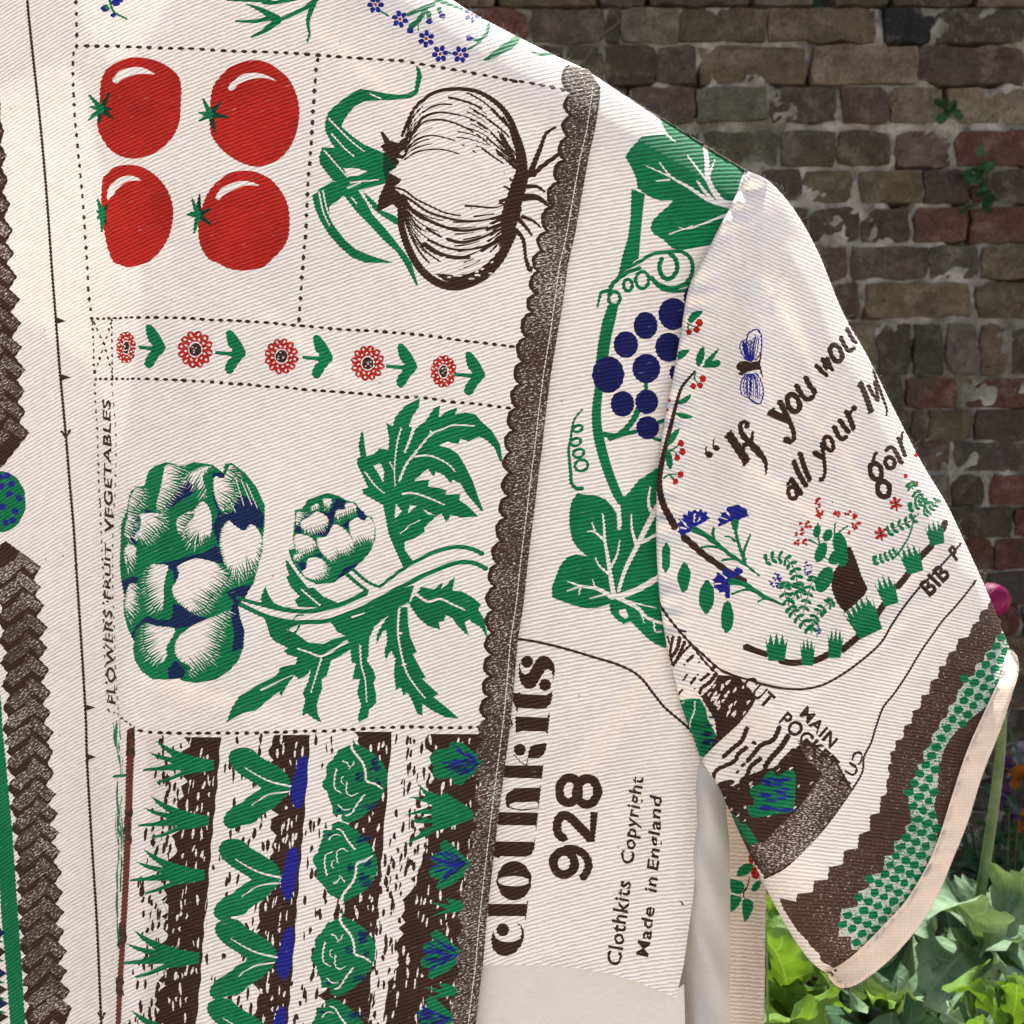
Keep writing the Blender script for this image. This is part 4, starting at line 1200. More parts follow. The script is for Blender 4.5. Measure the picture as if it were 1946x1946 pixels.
for s in ('280,330 400,270 480,290 540,180 610,200 600,260 530,280 510,380 470,460 370,450 370,440 480,380 440,300 390,285 290,350 280,440 230,430 240,390',
          '570,380 640,330 630,410', '680,240 740,280 760,320 730,350 700,330', '370,600 430,580 430,615', '250,660 300,640 325,690 290,715', '600,690 730,640 600,740 520,800 560,740'):
    FP.poly(A2n, N_, 'R12', s)
for s, h in (('285,350 340,320 390,282 440,300 475,340 450,400 380,430 330,430 285,400', (.3, 1)), ('600,230 640,215 680,240 670,280 600,300 560,330 530,320 545,270 600,260', (0, 1)),
             ('640,360 690,325 740,350 770,320 810,370 815,440 800,500 740,480 680,520 650,460 635,400', (.2, 1)),
             ('520,380 590,410 640,470 660,540 620,580 560,590 510,640 470,620 420,560 400,480 470,460', (.4, 1)), ('240,450 310,455 360,480 385,540 310,580 270,590 230,520', (0, 1)),
             ('330,630 390,620 440,640 470,690 450,750 400,780 320,760 290,720 320,690', (.8, .5)), ('440,190 500,190 490,240 460,250', (0, 1)), ('250,290 300,290 280,340 245,380', (1, 0)), ('350,250 390,220 410,245 340,290', (0, 1)),
             ('225,600 290,590 260,630 240,650', (0, 1))):
    petal(A2n, 'R12', s, h, 62, 11, 14)
ST = 'printed_thistle_leaf'
for s, a, b in (('-190,910 -100,940 0,965 150,1000 330,1012 480,985 600,950 755,875', 26, 40), ('850,835 1000,720 1110,650 1250,580 1400,540 1520,550 1612,590', 22, 34),
                ('-170,960 0,1040 120,1075 230,1092 330,1090 480,1080 650,1020 800,950 1000,840 1200,740 1400,660 1540,655 1640,700', 34, 34),
                ('610,735 690,805 770,865', 30, 24), ('655,700 760,790 850,832', 26, 20), ('190,1145 240,1050 300,1040', 12, 12), ('170,1150 230,1170 270,1110', 14, 14)):
    FP.stroke(ST, G, 'R12', s, a, b)
FP.poly(ST, G, 'R12', '15,825 40,890 80,950 150,980 240,985 100,1000 0,975 -20,920')
FP.poly(ST, G, 'R12', '165,630 180,640 250,740 330,840 370,835 440,900 550,950 440,985 260,980 230,930 270,905 200,830 170,760 190,740 170,690')
FP.stroke(ST, C, 'R12', '280,850 350,910 420,970', 12, 12)
up = ('735,1235 745,1330 760,1420 820,1400 850,1360 920,1370 925,1290 905,1170 950,1200 970,1130 1030,1060 1090,1020 1150,990 1145,1060 1100,1120 1070,1200 1130,1210 1200,1150 1250,1070 1300,1045 1290,1130 1350,1090 1430,1060 1410,1110 1480,1095 1560,1110 1600,1160 1680,1230 1740,1330 1760,1460 1740,1460 1700,1360 1640,1300 1590,1275 1510,1310 1450,1290 1430,1330 1350,1310 1290,1340 1370,1360 1430,1400 1480,1480 1540,1600 1580,1720 1620,1820 1600,1820 1540,1750 1490,1690 1450,1620 1390,1590 1380,1620 1330,1560 1270,1530 1250,1570 1210,1510 1150,1560 1110,1600 1220,1590 1210,1640 1290,1650 1350,1670 1340,1700 1450,1695 1440,1740 1500,1780 1580,1860 1460,1870 1380,1850 1345,1905 1310,1840 1262,1868 '
      '1180,1946 1190,1976 1100,2026 1040,2046 1040,2106 1100,2186 1030,2236 970,2106 920,1986 900,1876 880,1776 790,1726 735,1696 725,1661 770,1650 730,1560 690,1480 690,1440 715,1420 700,1340 720,1240')
FP.poly(ST, G, 'R11', up)
for s, w in (('1015,1210 985,1320 965,1500 970,1640', 12), ('1000,1600 1050,1480 1120,1390 1230,1260 1320,1220 1400,1190 1550,1195', 18), ('1110,1420 1230,1415 1350,1470 1410,1530', 15),
             ('1110,1200 1080,1290 1040,1390', 24), ('750,1535 820,1630 890,1690', 13), ('1020,1695 1110,1690 1230,1730 1330,1775', 17), ('1010,1986 1080,1926 1150,1886', 8), ('1230,1230 1235,1260', 12), ('930,1460 960,1520', 10)):
    FP.stroke(ST, C, 'R11', s, w, w * .6)
for s in ('810,1490 860,1470 890,1530 880,1610 850,1550', '975,1766 1020,1826 965,1876', '1080,1776 1130,1786 1060,1836', '1170,1806 1262,1850 1210,1846'):
    FP.poly(ST, C, 'R11', s)
ST = 'printed_thistle_leaf.001'
FP.poly(ST, G, 'R12', '1160,830 1250,850 1320,800 1310,850 1410,755 1390,860 1460,865 1540,910 1600,960 1580,1000 1620,1060 1650,1200 1640,1200 1600,1130 1530,1090 1520,1070 1480,1090 1510,1190 1480,1170 1420,1110 1390,1060 1340,1040 1330,1080 1290,1090 1300,1145 1210,1120 1140,1060 1090,990 1070,950 1130,880')
FP.poly(ST, G, 'R12', '1000,980 1060,980 1065,1100 1080,1200 1130,1310 1100,1330 1150,1420 1195,1500 1170,1510 1290,1620 1250,1640 1350,1720 1440,1800 1340,1790 1240,1740 1170,1690 1170,1780 1130,1760 1090,1660 1060,1610 1030,1630 1010,1570 975,1590 960,1470 970,1360 940,1300 900,1370 890,1300 910,1240 905,1150 880,1160 830,1255 835,1180 880,1100 920,1040')
FP.poly(ST, G, 'R12', '640,1290 780,1210 775,1340 760,1370 810,1440 830,1510 810,1530 830,1620 830,1690 780,1730 770,1790 700,1830 695,1790 720,1700 690,1610 710,1510 655,1510 680,1390 650,1390')
FP.poly(ST, G, 'R12', '640,1290 570,1340 500,1370 490,1410 465,1490 430,1510 435,1580 410,1640 395,1700 400,1760 430,1830 370,1800 320,1760 290,1780 290,1740 310,1660 290,1610 330,1530 350,1440 310,1490 260,1510 230,1480 180,1550 130,1640 120,1600 40,1660 -50,1740 -150,1760 -220,1800 -270,1828 -230,1720 -180,1640 -120,1600 0,1530 100,1480 130,1420 240,1400 250,1350 180,1330 150,1300 180,1280 80,1230 50,1190 30,1120 0,1040 100,1060 200,1090 260,1110 170,1150 250,1180 330,1240 440,1250 500,1220 600,1190 540,1160 520,1120 480,1080 650,1020 800,950 1000,850 1110,820 1070,950 1000,980 920,1040 820,1120 780,1210')
for s, w in (('1130,890 1210,940 1300,920 1390,960 1480,1000', 20), ('1000,990 990,1150 1010,1300 1050,1450 1110,1550 1190,1650', 17), ('712,1260 720,1400 750,1520 760,1680', 13),
             ('620,1230 540,1280 430,1340 330,1310 250,1285', 20), ('430,1350 390,1480 350,1610', 13), ('-20,1590 90,1540 210,1480', 12), ('650,1055 740,1025', 16), ('990,1170 1020,1175', 22), ('1020,1405 1055,1400', 18)):
    FP.stroke(ST, C, 'R12', s, w, w * .6)

# vegetable beds
def bed(motif, right, width, frng, n_in, n_out):
    """a strip of dark soil: solid at the right, breaking into dashes at the left"""
    r = lin(right, False, 9.0)
    ys = r[:, 1]
    lx = r[:, 0] - np.interp(ys, width[:, 1], width[:, 0])
    jag = RNG.uniform(-9, 9, len(ys))
    FP.raw(motif, K, np.vstack([r, np.stack([lx + jag, ys], -1)[::-1]]))
    for _ in range(n_in):
        y = random.uniform(ys.min() + 8, ys.max() - 8)
        xr, xl = np.interp(y, ys, r[:, 0]), np.interp(y, ys, lx)
        x = xl + 3 + (xr - xl - 10) * random.random() ** 1.0
        FP.ell(motif, C, 'src', x, y, random.uniform(1.2, 2.5), random.uniform(4, 12), random.uniform(-.05, .25), n=6)
    for _ in range(n_out):
        y = random.uniform(ys.min() + 6, ys.max() - 6)
        xl = np.interp(y, ys, lx)
        x = xl - 4 - frng * random.random() ** 1.3
        FP.ell(motif, K, 'src', x, y, random.uniform(1.8, 3.6), random.uniform(5, 14), random.uniform(-.05, .2), n=7)
r1 = path(('A3', '965,150 930,600 880,1100 850,1500 825,1932'), ('R03', '1515,1000 1500,1200 1470,1650 1440,1932 1400,2400'))
r2 = path(('A3', '1785,130 1760,500 1725,950 1700,1250 1670,1600 1645,1932'), ('R13', '250,1100 230,1350 200,1700 180,1932 150,2400'))
r3 = path(('A4', '895,100 860,500 830,900 800,1250 780,1550 750,1932'), ('R13', '845,1050 830,1200 800,1500 775,1800 770,1932 740,2400'))
W = lambda s: np.array([[float(c) for c in t.split(',')] for t in s.split()])
bed('printed_soil_bed', r1, W('66,1400 64,1500 70,1600 80,1700 72,1800 75,1900 75,2100'), 55, 105, 130)
bed('printed_soil_bed.001', r2, W('76,1396 66,1500 50,1600 78,1650 60,1750 85,1800 60,1900 85,2100'), 85, 110, 140)
bed('printed_soil_bed.002', r3, W('72,1390 60,1450 60,1550 75,1580 60,1680 75,1740 60,1820 90,1880 90,2100'), 75, 90, 90)
tl = np.array([(921, 1395), (920, 1449), (918, 1490), (917, 1534), (909, 1570), (901, 1606), (895, 1643), (888, 1679), (883, 1720), (880, 1764), (878, 1805), (875, 1845), (870, 1886), (862, 1938), (850, 2060)], float) + (14, 0)
bed('printed_soil_bed.003', tl, W('126,1395 110,1480 110,1560 115,1620 118,1680 126,1720 134,1780 140,1850 150,1900 150,2060'), 62, 150, 150)
tuft = np.array([t.split(',') for t in '900,360 760,340 600,290 500,250 360,175 430,255 540,340 430,320 295,285 380,340 520,390 400,420 250,440 250,460 430,455 620,455 480,520 375,555 380,575 500,545 640,490 760,475 900,450'.split()], float)
for i, (dx, dy, sc) in enumerate(((0, 0, 1), (-45, 510, 1), (-85, 1010, 1.05), (-135, 1770, 1.12), (-170, 2500, 1.1))):
    nm = 'printed_onion_shoot' if i == 0 else 'printed_onion_shoot.%03d' % i
    q = (tuft - (900, 405)) * sc + (900 + dx, 405 + dy)
    FP.poly(nm, G, 'A3', q)
vl = np.array([t.split(',') for t in '1600,560 1560,480 1450,400 1330,330 1250,260 1150,245 1060,280 1035,350 1070,420 1140,490 1250,560 1330,620 1250,670 1150,750 1060,800 1000,870 990,940 1050,990 1150,960 1260,940 1350,860 1450,800 1530,720 1590,650'.split()], float)
bl = np.array([t.split(',') for t in '1680,350 1750,330 1760,480 1730,700 1690,800 1640,790 1600,670 1620,560 1650,450'.split()], float)
v1 = np.array([(1185, 430), (1300, 500), (1430, 560), (1605, 600)], float)
v2 = np.array([(1580, 650), (1430, 670), (1340, 710), (1250, 775)], float)
for i, (dx, dy) in enumerate(((0, 0), (-90, 838), (-126, 1570), (-198, 2300))):
    nm = 'printed_leaf_pair.%03d' % (i + 5)
    o = np.array([dx, dy], float)
    FP.poly(nm, B, 'A3', bl + o, 1)
    FP.poly(nm, G, 'A3', vl + o, 1)
    FP.stroke(nm, C, 'A3', v1 + o, 9, 20)
    FP.stroke(nm, C, 'A3', v2 + o, 16, 8)
lt = np.array([t.split(',') for t in '530,160 560,210 650,250 740,310 810,390 850,480 840,600 800,690 740,770 660,850 560,920 490,940 430,910 430,860 350,860 345,790 310,700 300,650 255,610 255,560 290,510 290,410 340,360 380,310 400,270 470,235 520,210'.split()], float)
lv = [('525,180 530,260 620,380 650,470 660,550 740,580 800,620', 24), ('385,440 365,530 370,620 430,660', 15), ('640,680 570,770 520,850 470,870', 18), ('480,560 475,650 520,690 570,665', 13), ('400,770 450,815 510,810', 12), ('445,370 480,385 500,420', 14), ('550,375 520,420 500,440', 11), ('440,510 425,550 450,580', 10)]
for i, (dx, dy, fl) in enumerate(((0, 0, 0), (-88, 760, 1), (-105, 1590, 0), (-150, 2390, 1))):
    nm = 'printed_lettuce' if i == 0 else 'printed_lettuce.%03d' % i
    def tf(p):
        p = np.array(p, float)
        if fl: p[:, 1] = 1100 - p[:, 1]
        return p + (dx, dy)
    FP.poly(nm, G, 'A4', tf(lt))
    for x, y, a, b in ((730, 400, 60, 95), (600, 510, 45, 62), (700, 780, 85, 48), (410, 820, 32, 26), (760, 560, 40, 60)):
        x, y = tf([(x, y)])[0]
        for k in range(15):
            FP.ell(nm, N_, 'A4', x + random.uniform(-.6, .6) * a, y + random.uniform(-.6, .6) * b, a * .55, b * .10, -0.45, n=7)
    for s, w in lv:
        FP.stroke(nm, C, 'A4', tf([[float(c) for c in t.split(',')] for t in s.split()]), w, w * .7)
cl1 = '1755,380 1650,290 1540,200 1440,190 1410,250 1300,260 1250,310 1245,370 1270,420 1265,500 1320,540 1440,515 1460,580 1530,590 1600,520 1700,450'
cl2 = np.array([t.split(',') for t in '1640,1310 1540,1230 1440,1130 1380,1090 1330,1130 1350,1190 1260,1230 1260,1290 1310,1310 1230,1380 1250,1440 1330,1450 1300,1530 1340,1550 1480,1480 1580,1400'.split()], float)
def clump(nm, pts, cx, cy):
    FP.poly(nm, G, 'A4', pts)
    for k in range(34):
        a = random.uniform(-.9, .9)
        r0 = random.uniform(20, 90)
        tx, ty = cx + 150, cy
        x, y = tx - r0 * 3.6 * math.cos(a), ty + r0 * 2.1 * math.sin(a)
        FP.ell(nm, B if k % 3 else N_, 'A4', x, y, 62, 10, -a * .8, n=7)
clump('printed_cabbage', cl1, 1560, 385)
FP.poly('printed_onion_shoot.005', G, 'A4', '1690,870 1560,770 1370,650 1340,690 1210,640 1120,570 1200,690 1050,700 1180,740 1270,780 980,870 1150,850 1270,860 1060,920 1150,940 1280,935 1160,1020 1000,1150 1150,1080 1300,1010 1500,950')
for x, y in ((1140, 785), (1235, 800), (1150, 890), (1235, 885), (1235, 965), (1160, 1000), (1165, 700)):
    FP.ell('printed_onion_shoot.005', K, 'A4', x, y, 26, 18, -.2, n=7)
clump('printed_cabbage.001', cl2, 1450, 1310)
FP.poly('printed_onion_shoot.006', G, 'A4', '1600,1690 1480,1640 1390,1630 1430,1690 1250,1665 1400,1730 1230,1800 1420,1760 1540,1750')
clump('printed_cabbage.002', cl2 + (-82, 822), 1368, 2132)
FP.poly('printed_onion_shoot.007', G, 'A4', np.array([(1600, 1690), (1480, 1640), (1390, 1630), (1430, 1690), (1250, 1665), (1400, 1730), (1230, 1800), (1420, 1760), (1540, 1750)], float) + (-70, 775))
clump('printed_cabbage.003', cl2 + (-130, 1430), 1320, 2740)

# squeezed print in the fold
gs = 'printed_streak'
for _ in range(46):
    y = random.uniform(1380, 1800)
    x = np.interp(y, [1380, 1446, 1700, 1946], [222, 227, 228, 224]) + random.uniform(-7, 7)
    FP.ell(gs, G, 'src', x, y, random.uniform(.8, 1.9), random.uniform(8, 30), random.uniform(-.05, .02), n=6)
FP.stroke(gs, G, 'R03', '835,115 925,105', 22, 20)
FP.stroke('printed_rust_stripe', 'S', 'src', None, 15, 9, pts=path(('R02', '960,1690 962,1800 955,1932'), ('R03', '950,150 945,350 935,600 925,850 912,1100 895,1400 880,1650 868,1932 850,2300')))
for a, b in ((1386, 1432), (1540, 1600), (1760, 1800), (1860, 1890)):
    for _ in range(22):
        y = random.uniform(a, b)
        x = np.interp(y, [1386, 1446, 1600, 1760, 1946], [249, 247, 242, 233, 225]) + random.uniform(-7, 7)
        FP.ell('printed_rust_stripe', K, 'src', x, y, random.uniform(1.5, 3), random.uniform(4, 10), 0, n=6)

# left border: plaited bands, berry, green stripe
PB = 'printed_plaited_band'
z1r = path(('R00', '-25,580 5,770 0,870 30,965 5,1060 50,1140 10,1230 60,1320 20,1410 75,1500 30,1600 95,1690 45,1780 105,1860'),
           ('R01', '50,0 125,100 70,190 148,265 80,360 155,440 85,550 162,615 110,690 188,785 125,860 182,940 130,1020 190,1090 140,1170 218,1245 30,1480'))
def plait(nm, right, left):
    RS = np.array([(-3, 0), (-15, 14), (-34, -1), (-50, -12), (-40, -30), (-19, -14)], float)
    LS = np.array([(3, 0), (15, -15), (34, -28), (48, -36), (55, -18), (20, 12)], float)
    for q in right:
        FP.raw(nm, 'KP', lin(q + RS, True, 5))
    for q in left:
        FP.raw(nm, 'KP', lin(q + LS, True, 5))
FP.raw(PB, K, lin(np.vstack([z1r, PT('R01', '-130,1640 -330,1300 -330,0 -330,-1300 -200,-1400')]), True, 4))
plait(PB, z1r[1::2], z1r[1::2] + (-92, 26))
FP.ell('printed_berry', G, 'R01', 0, 1752, 190, 225)
for x, y in ((85, 1622), (68, 1700), (140, 1725), (110, 1825), (40, 1905), (20, 1790), (10, 1640), (95, 1890), (0, 1570), (50, 1560)):
    FP.ell('printed_berry', B, 'R01', x, y, 26, 26, n=8)
z2r = path(('R02', '0,330 40,300 300,490 245,590 300,640 255,700 325,775 270,860 350,935 290,1020 348,1085 290,1170 362,1245 305,1340 375,1415 310,1500 375,1560 320,1640 395,1705 345,1780 390,1850'),
           ('R03', '350,20 400,90 335,180 412,245 350,320 430,385 365,470 437,525 380,600 443,665 395,740 455,820 400,900 462,965 410,1050 472,1110 405,1200 475,1245 425,1330 492,1395 430,1490 495,1540 440,1620 520,1690 460,1760 528,1810 480,1932 540,2010 500,2100 560,2300'))
z2l = path(('R03', '240,2300 190,2100 240,2000 205,1932 170,1860 220,1800 165,1740 210,1660 160,1650 210,1580 145,1520 200,1440 130,1370 185,1300 130,1220 175,1160 115,1090 165,1010 120,950 160,880 105,790 150,710 95,630 140,560 75,500 125,430 65,340 110,270 45,200 105,120 45,50 85,-20'),
           ('R02', '50,1850 80,1780 15,1680 65,1600 20,1530 70,1430 10,1370 55,1270 0,1200 50,1120 -10,1040 30,960 -30,880 20,800 -40,700'))
PB = 'printed_plaited_band.001'
FP.raw(PB, K, lin(np.vstack([z2r, z2l]), True, 4))
rt = z2r[2::2]
plait(PB, rt, np.stack([np.interp(rt[:, 1], z2l[::-1][:, 1], z2l[::-1][:, 0]) - 4, rt[:, 1] + 20], -1))
FP.raw('printed_green_stripe', G, lin(path(('R02', '-60,1300 0,1430 10,1500 20,1700 45,1932'), ('R03', '60,200 90,500 110,800 130,1100 160,1500 185,1932 210,2300 100,2300 75,1932 45,1550 10,1150 -10,800 -60,300')), True, 4))
for i, y in enumerate((1260, 1400, 1560, 1680, 1780, 1880)):
    FP.poly('printed_triangle_row', K if i % 2 else N_, 'R03', [(-10, y - 40), (34 + (y - 1200) * .05, y), (-10, y + 45)])
    FP.poly('printed_triangle_row', G, 'R03', [(-30, y + 40), (26 + (y - 1200) * .05, y + 70), (-30, y + 80)])

# scalloped trim along the panel's outer edge
NOTCH = np.array([(1079, 124), (1087, 178), (1086, 220), (1079, 260), (1072, 305), (1061, 347), (1048, 391), (1040, 440), (1030, 478), (1022, 516), (1020, 559), (1011, 594), (999, 641), (993, 687), (989, 731), (981, 775), (976, 819), (970, 860), (971, 899), (966, 943), (960, 985), (953, 1029), (945, 1071), (940, 1115), (937, 1159), (937, 1203), (935, 1244), (932, 1286), (930, 1324), (924, 1366), (922, 1407), (919, 1449), (918, 1490), (917, 1534), (909, 1570), (901, 1606), (895, 1643), (888, 1679), (883, 1720), (880, 1764), (878, 1805), (875, 1845), (870, 1886), (862, 1938), (856, 1985), (850, 2060)], float)
EDGE = np.array([(1118, 132), (1141, 165), (1141, 181), (1131, 246), (1118, 303), (1105, 375), (1094, 440), (1079, 506), (1069, 581), (1059, 638), (1047, 710), (1038, 780), (1030, 853), (1025, 889), (1015, 974), (1004, 1062), (995, 1148), (984, 1217), (978, 1290), (973, 1350), (961, 1446), (950, 1531), (940, 1614), (931, 1692), (924, 1757), (919, 1821), (911, 1886), (904, 1946), (880, 2200)], float)
sc_l = []
for a, b in zip(NOTCH[:-1], NOTCH[1:]):
    tri = a[1] > 1540
    d = b - a
    nrm = np.array([-d[1], d[0]]) / np.hypot(*d)
    for t in np.linspace(0, 1, 9)[:-1]:
        bul = (math.sin(math.pi * t) ** .6) * 15 if not tri else (1 - abs(2 * t - 1)) * 12
        sc_l.append(a + d * t + nrm * bul)
sc_l = np.array(sc_l + [NOTCH[-1]])
TR = 'printed_scalloped_border'
FP.raw(TR, KG, lin(np.vstack([sc_l, np.array([(850, 2200)]), EDGE[::-1] + (6, 0)]), True, 5))
up_part = sc_l[sc_l[:, 1] < 1400]
for i in range(0, len(up_part) - 9, 8):
    seg = up_part[i:i + 9]
    FP.stroke(TR, K, 'src', None, 5.0, 5.0, 8.0, pts=seg + (2.5, 0))
# ============================================================ SIDE PANEL
SPN = Print()
V = 'printed_vine_leaf'
SPN.poly(V, G, 'R20', '1165,850 1210,830 1300,880 1400,950 1500,1010 1600,1070 1700,1130 1830,1220 1870,1270 1840,1370 1790,1480 1770,1560 1720,1650 1680,1700 1620,1790 1550,1800 1480,1810 1330,1840 1260,1820 1200,1760 1130,1720 1105,1680 1120,1620 1150,1590 1180,1560 1240,1510 1270,1470 1180,1475 1110,1450 1060,1420 1010,1380 1000,1310 960,1220 920,1150 960,1090 1010,1040 1040,1000 1130,990 1210,985 1250,1020 1300,1050 1230,980 1200,930')
for s, a, b in (('1740,1500 1620,1470 1530,1320 1520,1180 1500,1040', 44, 30), ('1610,1440 1500,1300 1375,1140', 24, 10), ('1720,1520 1540,1470 1380,1370 1260,1300 1170,1190', 40, 8),
                ('1250,1320 1150,1330', 14, 8), ('1280,1310 1080,1220', 14, 8), ('1580,1490 1500,1400 1450,1330', 30, 16), ('1530,1300 1580,1170', 20, 8),
                ('1740,1545 1500,1640 1380,1680 1320,1670', 22, 8), ('1420,1660 1240,1720', 12, 8), ('1735,1500 1790,1300 1830,1240', 30, 24)):
    SPN.stroke(V, C, 'R20', s, a, b)
VS = 'printed_vine_stem'
SPN.poly(VS, G, 'R21', '965,-160 1065,-120 1050,0 1035,160 1020,350 870,470 900,330 940,200 960,50')
for s, a, b in (('870,480 920,430 1020,380 1120,320 1220,305 1320,300 1390,340 1415,410 1400,490 1340,550 1250,570 1160,540 1110,490', 24, 34),
                ('1190,350 1170,420 1200,490 1250,500 1300,440 1290,360 1240,310', 34, 34), ('1110,500 1200,580 1330,590 1450,560', 26, 26), ('1340,555 1460,525', 26, 26),
                ('1030,420 950,450 870,500 815,560 810,620', 30, 34), ('820,590 750,600 730,650 715,712', 34, 14)):
    SPN.stroke(VS, G, 'R21', s, a, b)
for x, y, rx, ry in ((1045, 510, 48, 62), (940, 548, 32, 42), (840, 645, 42, 50)):
    SPN.ring(VS, G, 'R21', x, y, rx, ry, 26)
SPN.poly(VS, G, 'R21', '795,690 870,700 850,800 820,920 800,1050 790,1150 700,1150 720,980 750,820', 0)
SPN.stroke(VS, G, 'R21', '735,1250 710,1450 715,1600 745,1750 800,1932 870,2100 900,2140', 60, 66, 76)
for s, a, b in (('760,1640 850,1655 930,1600 990,1520 1015,1460', 40, 46), ('800,1675 900,1645 1000,1622', 40, 34), ('1160,1560 1210,1540', 30, 30), ('1070,1260 1075,1330', 32, 30), ('1120,1670 1190,1690', 26, 22)):
    SPN.stroke(VS, G, 'R21', s, a, b)
for i, (x, y, rx, ry) in enumerate(((1272, 760, 108, 118), (1070, 845, 88, 100), (925, 985, 90, 98), (1240, 1005, 100, 108), (1075, 1160, 103, 108), (795, 1205, 118, 135),
                                    (900, 1420, 87, 95), (1078, 1405, 85, 90), (1085, 1595, 85, 85), (1410, 640, 60, 90), (1275, 1190, 30, 50))):
    SPN.ell('printed_grape' if i == 0 else 'printed_grape.%03d' % i, N_ if False else 'NB', 'R21', x, y, rx, ry)
SPN.stroke(VS, G, 'R21', '605,1460 550,1530 530,1600 520,1680 505,1750 510,1830 520,1932 525,2000 560,2040 610,2040', 14, 30)
for x, y, rx, ry in ((572, 1602, 34, 24), (558, 1700, 38, 26), (578, 1782, 40, 30), (598, 1872, 48, 42)):
    SPN.ring(VS, G, 'R21', x, y, rx, ry, 22, -.3)
V = 'printed_vine_leaf.001'
SPN.poly(V, G, 'R22', '570,335 640,350 700,350 780,385 820,430 860,490 860,540 885,600 895,560 885,430 880,370 930,350 980,290 1020,240 1070,210 1110,180 1180,140 1230,500 1220,900 1230,1130 1240,1270 1245,1430 1215,1475 1150,1450 1090,1410 1030,1350 990,1310 960,1280 910,1300 850,1260 810,1210 805,1150 720,1180 640,1185 570,1170 480,1140 385,1105 380,1030 410,950 440,870 490,810 560,785 640,800 570,740 530,680 510,580 510,480 525,400')
SPN.poly(V, C, 'R22', '875,1195 920,1185 945,1240 920,1260 880,1230')
for s, a, b in (('850,1100 830,1050 810,930 790,800 770,680 765,580 755,490', 38, 12), ('765,680 690,620 640,620', 22, 8), ('700,620 675,550', 14, 7), ('815,880 860,790 880,680', 20, 8),
                ('800,930 730,870 700,810', 20, 8), ('870,1060 920,900 1000,740 1070,600 1160,430', 24, 44), ('1000,710 970,600 965,490', 26, 9), ('1110,470 1090,400 1105,290', 26, 12),
                ('1040,700 1180,625', 26, 22), ('850,1100 1000,1050 1210,930', 40, 44), ('830,1105 720,1040 600,1020 500,985', 36, 10), ('600,1020 490,1055', 16, 7), ('590,1035 580,1085', 14, 6),
                ('780,1080 660,1110', 14, 7), ('700,1030 680,970', 14, 6), ('870,1105 1010,1180 1080,1250 1210,1300', 34, 18), ('1030,1200 1060,1290', 14, 6), ('1130,1265 1140,1350 1190,1350', 14, 10),
                ('940,1130 1060,1160 1150,1180', 14, 6), ('866,470 876,530 874,600', 18, 26)):
    SPN.stroke(V, C, 'R22', s, a, b)
SPN.stroke('printed_curved_line', K, 'src', None, 5.0, pts=path(('R22', '60,1402 150,1410 300,1435 500,1485 700,1545 850,1590 980,1650 1060,1720 1120,1800 1200,1900'), ('src', '1275,1355 1310,1385 1340,1420')))
# big rotated word mark, partly tucked under the border
WM = 'printed_lettering'
for reg, s in (('A1', '560,400 553,480 555,560 580,640 640,700 700,705 760,670 800,600 840,530 880,475 920,462 955,490 970,560 965,640 980,560 997,490 990,420 970,370 920,315 860,295 800,310 760,360 720,430 680,500 630,530 590,500 570,440'),
               ('A1', '440,745 550,755 555,725 580,765 900,780 950,735 965,730 965,790 945,880 890,940 780,950 550,935 530,1000 515,930 480,860'),
               ('A1', '510,1040 900,1055 925,1000 935,1000 905,1280 885,1225 590,1218 515,1245'),
               ('A1', '665,1500 690,1420 740,1385 895,1365 885,1450 850,1520 800,1550 665,1555'),
               ('A1', '280,1630 395,1640 855,1640 835,1810 810,1800 390,1790 280,1790'),
               ('R23', '40,265 60,230 110,200 290,195 298,180 302,190 285,345 275,300 110,305 70,320 75,355 45,330'),
               ('R23', '-70,375 275,380 282,370 265,520 262,475 -70,470'),
               ('R23', '-60,590 250,595 258,550 255,640 230,690 190,705 0,700 -5,720 -60,690'),
               ('R23', '-90,1050 195,1050 205,1020 208,1025 190,1175 183,1140 -90,1140'),
               ('R23', '-50,1250 -65,1310 -55,1380 -10,1425 50,1435 110,1410 155,1360 178,1300 175,1240 150,1200 115,1185 150,1215 160,1260 150,1300 110,1325 60,1330 10,1325 -30,1300 -45,1260')):
    SPN.poly(WM, K, reg, s)
for x, y, r in ((655, 370, 74), (875, 655, 74), (565, 1447, 74)):
    SPN.ell(WM, K, 'A1', x, y, r, r)
SPN.ring(WM, K, 'A1', 435, 1130, 34, 46, 24)
SPN.stroke(WM, K, 'A1', '495,1510 590,1610 650,1640', 12, 14)
SPN.stroke(WM, K, 'A1', '660,1550 650,1640', 12, 14)
SPN.stroke(WM, K, 'A1', '570,385 560,430', 14, 14)
SPN.stroke(WM, K, 'R23', '60,340 160,360 285,345', 10, 8)
SPN.ell(WM, K, 'R23', 104, 880, 128, 145)
SPN.ell(WM, C, 'R23', 100, 883, 114, 37)
SPN.ell(WM, K, 'R23', 21, 1240, 47, 47)
